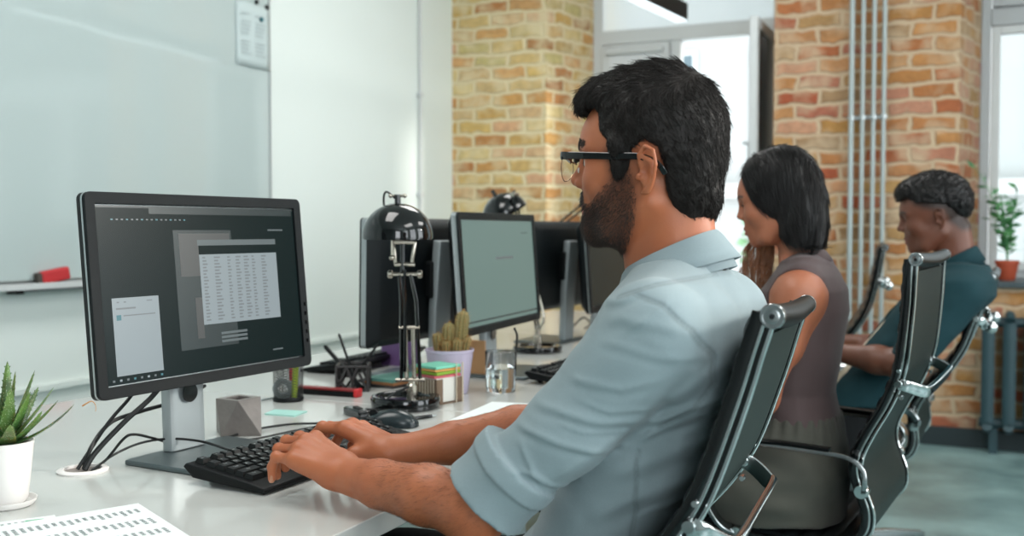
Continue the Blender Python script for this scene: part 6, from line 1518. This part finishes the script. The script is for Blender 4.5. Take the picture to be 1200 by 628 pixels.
# long lock falling in front of the far shoulder, browner towards the tips
def lock(base, n, mt, x0, x1, z0, z1, y):
    c = []
    for _ in range(n):
        a = rn.random(); b = rn.random(); xx = x0+(x1-x0)*a; zz = z1+rn.uniform(0, .05)
        c.append([(xx*.35+(-.455)*.65, y-.01+.02*b, z0), (xx*.7-.452*.3, y+.015*b, z0-.04), (xx, y-.015+.02*b, (z0+z1)/2+.01), (xx+rn.normal()*.004, y-.02+.02*b, zz)])
    return np.array(c)
pa, pb = P(868, 330, Y=2.53)[0], P(903, 330, Y=2.53)[0]
strands('hair_lock', np.concatenate([lock(None, 170, '', pa, pb, 1.16, .99, 2.555), lock(None, 70, '', pa-.006, pb, 1.10, .97, 2.545)]), .0008, 'hair_brown_tips', who, WO, taper=.6)
# ================================================================== THE MAN IN THE TEAL SHIRT
TO = (-.12, 3.45, 0.)
tm = thing('person', 'young man with short curly hair in a dark teal shirt, farthest of the three', 'person', TO, 0, 'people at the desk')
tf = Frame((-.110, 3.45, 1.170), yaw=0, pitch=R(11), scale=.95)
def tneck(p):
    d = rc(p, (-.075, 3.45, 1.14), (-.060, 3.45, 1.0), .047, .052); return smin(d, rc(p, (-.105, 3.45, 1.09), (-.09, 3.45, 1.02), .028, .032), .03)
th_ = head_mesh(tf, .003, .2, tneck)
TS1 = np.array((-.060, 3.285, .940)); TE1 = np.array((-.20, 3.21, .745)); TW1 = np.array((-.42, 3.29, .765))
TS2 = np.array((-.055, 3.63, .955)); TE2 = np.array((-.22, 3.68, .745)); TW2 = np.array((-.42, 3.45, .775))
TB1, _, _ = hand_bones(TW1, (-1, .35, .12), (.3, 1, .2), [(24, 46, 26)]*4, S=.95, spread=.04)
TB2, _, _ = hand_bones(TW2, (-1, -.25, .05), (-.2, -1, .2), [(24, 46, 26)]*4, S=.95, spread=.04)
TT = [(.47, -.40, 3.45, .13, .18), (.60, -.355, 3.45, .120, .17), (.72, -.262, 3.45, .108, .158), (.84, -.168, 3.45, .112, .170), (.94, -.085, 3.45, .115, .185), (.99, -.065, 3.45, .098, .170), (1.03, -.058, 3.45, .065, .105)]
def tarms(p, r=0., cut=False):
    d = None
    for S, E, W_, B_ in ((TS1, TE1, TW1, TB1), (TS2, TE2, TW2, TB2)):
        e = chain(p, [S, E], [.052+r, .042+r], .02)
        if not cut: e = smin(e, chain(p, [E, E+(W_-E)*.35, W_], [.040, .041, .025], .02), .03); e = smin(e, hand_fn(p, B_), .015)
        else: ax = ((E-S)/np.linalg.norm(E-S)).astype(f32); e = smax(e, (p-E.astype(f32))@ax-.0, .004)
        d = e if d is None else np.minimum(d, e)
    return d
def tbody(p): return smin(smin(loft(p, TT), tarms(p), .04), smin(tneck(p), legs(p, -.42, 3.45, .12, -.88, .54, -.84), .05), .03)
v1 = nets(th_, (-.27, 3.32, 1.01), (.01, 3.58, 1.33), .0025); v2 = nets(tbody, (-1.1, 3.05, 0), (.05, 3.85, 1.03), .0065)
v3 = nets(tarms, (-.60, 3.12, .66), (-.19, 3.60, .86), .003)
FADE = [(.10, .078), (.085, .088), (.070, .060), (.050, .045), (.020, .035), (-.01, .03), (-.02, -.01), (-.05, -.045), (-.12, -.05), (-.12, .12), (.10, .12)]
def fade(p): q = tf.loc(p); return np.clip(.5-poly2(q[:, 0], q[:, 2], FADE)/.02, 0, 1)*.85
mobj('body', [v1, v2, v3], 'skin_brown', tm, TO, {'hairmask': lambda p: np.where(p[:, 2] > 1.05, np.maximum(fade(p), .9*brow_mask(tf.loc(p))), 0), 'lipmask': lambda p: np.where(p[:, 2] > 1.05, lip_mask(p, tf), 0)})
for sgn in (-1, 1): MB().sphere(tf.wor((.1052, .032*sgn, .019))-np.array(TO), .0062, 16).build('eyeball', 'key_black', tm)
TH = [(.135, .088), (.118, .086), (.095, .092), (.080, .085), (.066, .070), (.040, .062), (.010, .055), (-.02, .045), (-.045, .02), (-.06, -.01), (-.075, -.02), (-.16, -.0), (-.16, .24), (.14, .24)]
def thair(p):
    q = tf.loc(p); d = smin(ell(q, (.018, 0, .068), (.104, .082, .096)), ell(q, (.072, 0, .110), (.056, .058, .036)), .02)
    d = smin(d, ell(q, (-.045, 0, .06), (.056, .068, .075)), .02)
    return smax(d+vnoise(q, 95, 4)*.0035+vnoise(q, 180, 5)*.0012, poly2(q[:, 0], q[:, 2], TH), .006)
vq = nets(thair, (-.27, 3.34, 1.08), (.02, 3.56, 1.36), .0028); tho, tv_, tF_ = mobj('hair', [vq], 'hair_black', tm, TO)
p, nn = scatter(tv_, tF_, 3500, lambda x: (th_(x) > .001).astype(f32), rn); t = np.cross(nn, rn.normal(size=nn.shape)); t /= np.linalg.norm(t, axis=1)[:, None]
strands('hair_curls', np.stack([p, p+nn*.003+t*.003, p+nn*.0045+np.cross(nn, t)*.003, p+nn*.003-t*.003], 1), .0005, 'hair_black', tho, TO)
TKs = [(z, x, y, rx+.016, ry+.020) for z, x, y, rx, ry in TT if z > .55]
def tshirt_(p):
    d = loft(p, TKs, 2.2)
    for s in (-1, 1): d = smin(d, rc(p, (-.058, 3.45+s*.04, .985), (-.052, 3.45+s*.155, .955), .055, .058), .05)
    d = smin(d, tarms(p, .014, True), .025); d = smax(d, -rc(p, (-.08, 3.45, 1.03), (-.09, 3.45, 1.15), .054, .075), .005)
    op = np.maximum(np.abs(p[:, 1]-3.43)-(.03+np.clip(.95-p[:, 2], 0, .4)*.28), p[:, 0]-(-.08-(.94-p[:, 2])*.45)); d = smax(d, -op, .008)
    return d+vnoise(p*np.array((1, 1, 1.6), f32), 15, 3)*.004
vt = nets(tshirt_, (-.42, 3.10, .56), (.09, 3.80, 1.06), .005); mobj('shirt', [(relax(*vt, 1, .4), vt[1])], 'shirt_teal', tm, TO)
def ttee(p): d = loft(p, [(z, x, y, rx+.006, ry+.004) for z, x, y, rx, ry in TT if z > .5], 2.2); d = smax(d, -rc(p, (-.085, 3.45, 1.02), (-.09, 3.45, 1.15), .05, .07), .005); return d+vnoise(p, 16, 8)*.002
vt = nets(ttee, (-.45, 3.2, .53), (.09, 3.70, 1.03), .006); mobj('undershirt', [vt], 'tee_cream', tm, TO)
c_ = wcol(TO, [(-.068, 1.010, .078, .078, .026), (-.072, 1.040, .064, .066, .028), (-.074, 1.062, .058, .060, .030), (-.073, 1.058, .063, .065, .030), (-.067, 1.022, .082, .082, .026)], 3.45).build('collar', 'shirt_teal', tm, smooth=60); c_.modifiers.new('s', 'SOLIDIFY').thickness = .002
def ttr(p): return smax(smax(smin(loft(p, [(.45, -.41, 3.45, .145, .195), (.60, -.358, 3.45, .132, .185), (.66, -.31, 3.45, .124, .175)]), legs(p, -.42, 3.45, .12, -.88, .55, -.84, 1.15), .05), p[:, 2]-.625, .006), .09-p[:, 2], .004)+vnoise(p, 13, 7)*.003
vt = nets(ttr, (-1.1, 3.1, .05), (-.05, 3.8, .70), .008); mobj('trousers', [vt], 'trousers_black', tm, TO)
for s in (-1, 1):
    sv = nets(lambda p: smin(rc(p, (-.82, 3.45+s*.12, .055), (-1.02, 3.45+s*.14, .040), .046, .040), rc(p, (-.83, 3.45+s*.12, .06), (-.835, 3.45+s*.12, .10), .043, .047), .03), (-1.12, 3.25+s*.13, -.01), (-.74, 3.65+s*.13, .16), .008)
    sv[0][:, 2] = np.maximum(sv[0][:, 2], .002); mobj('shoe', [sv], 'leather', tm, TO)
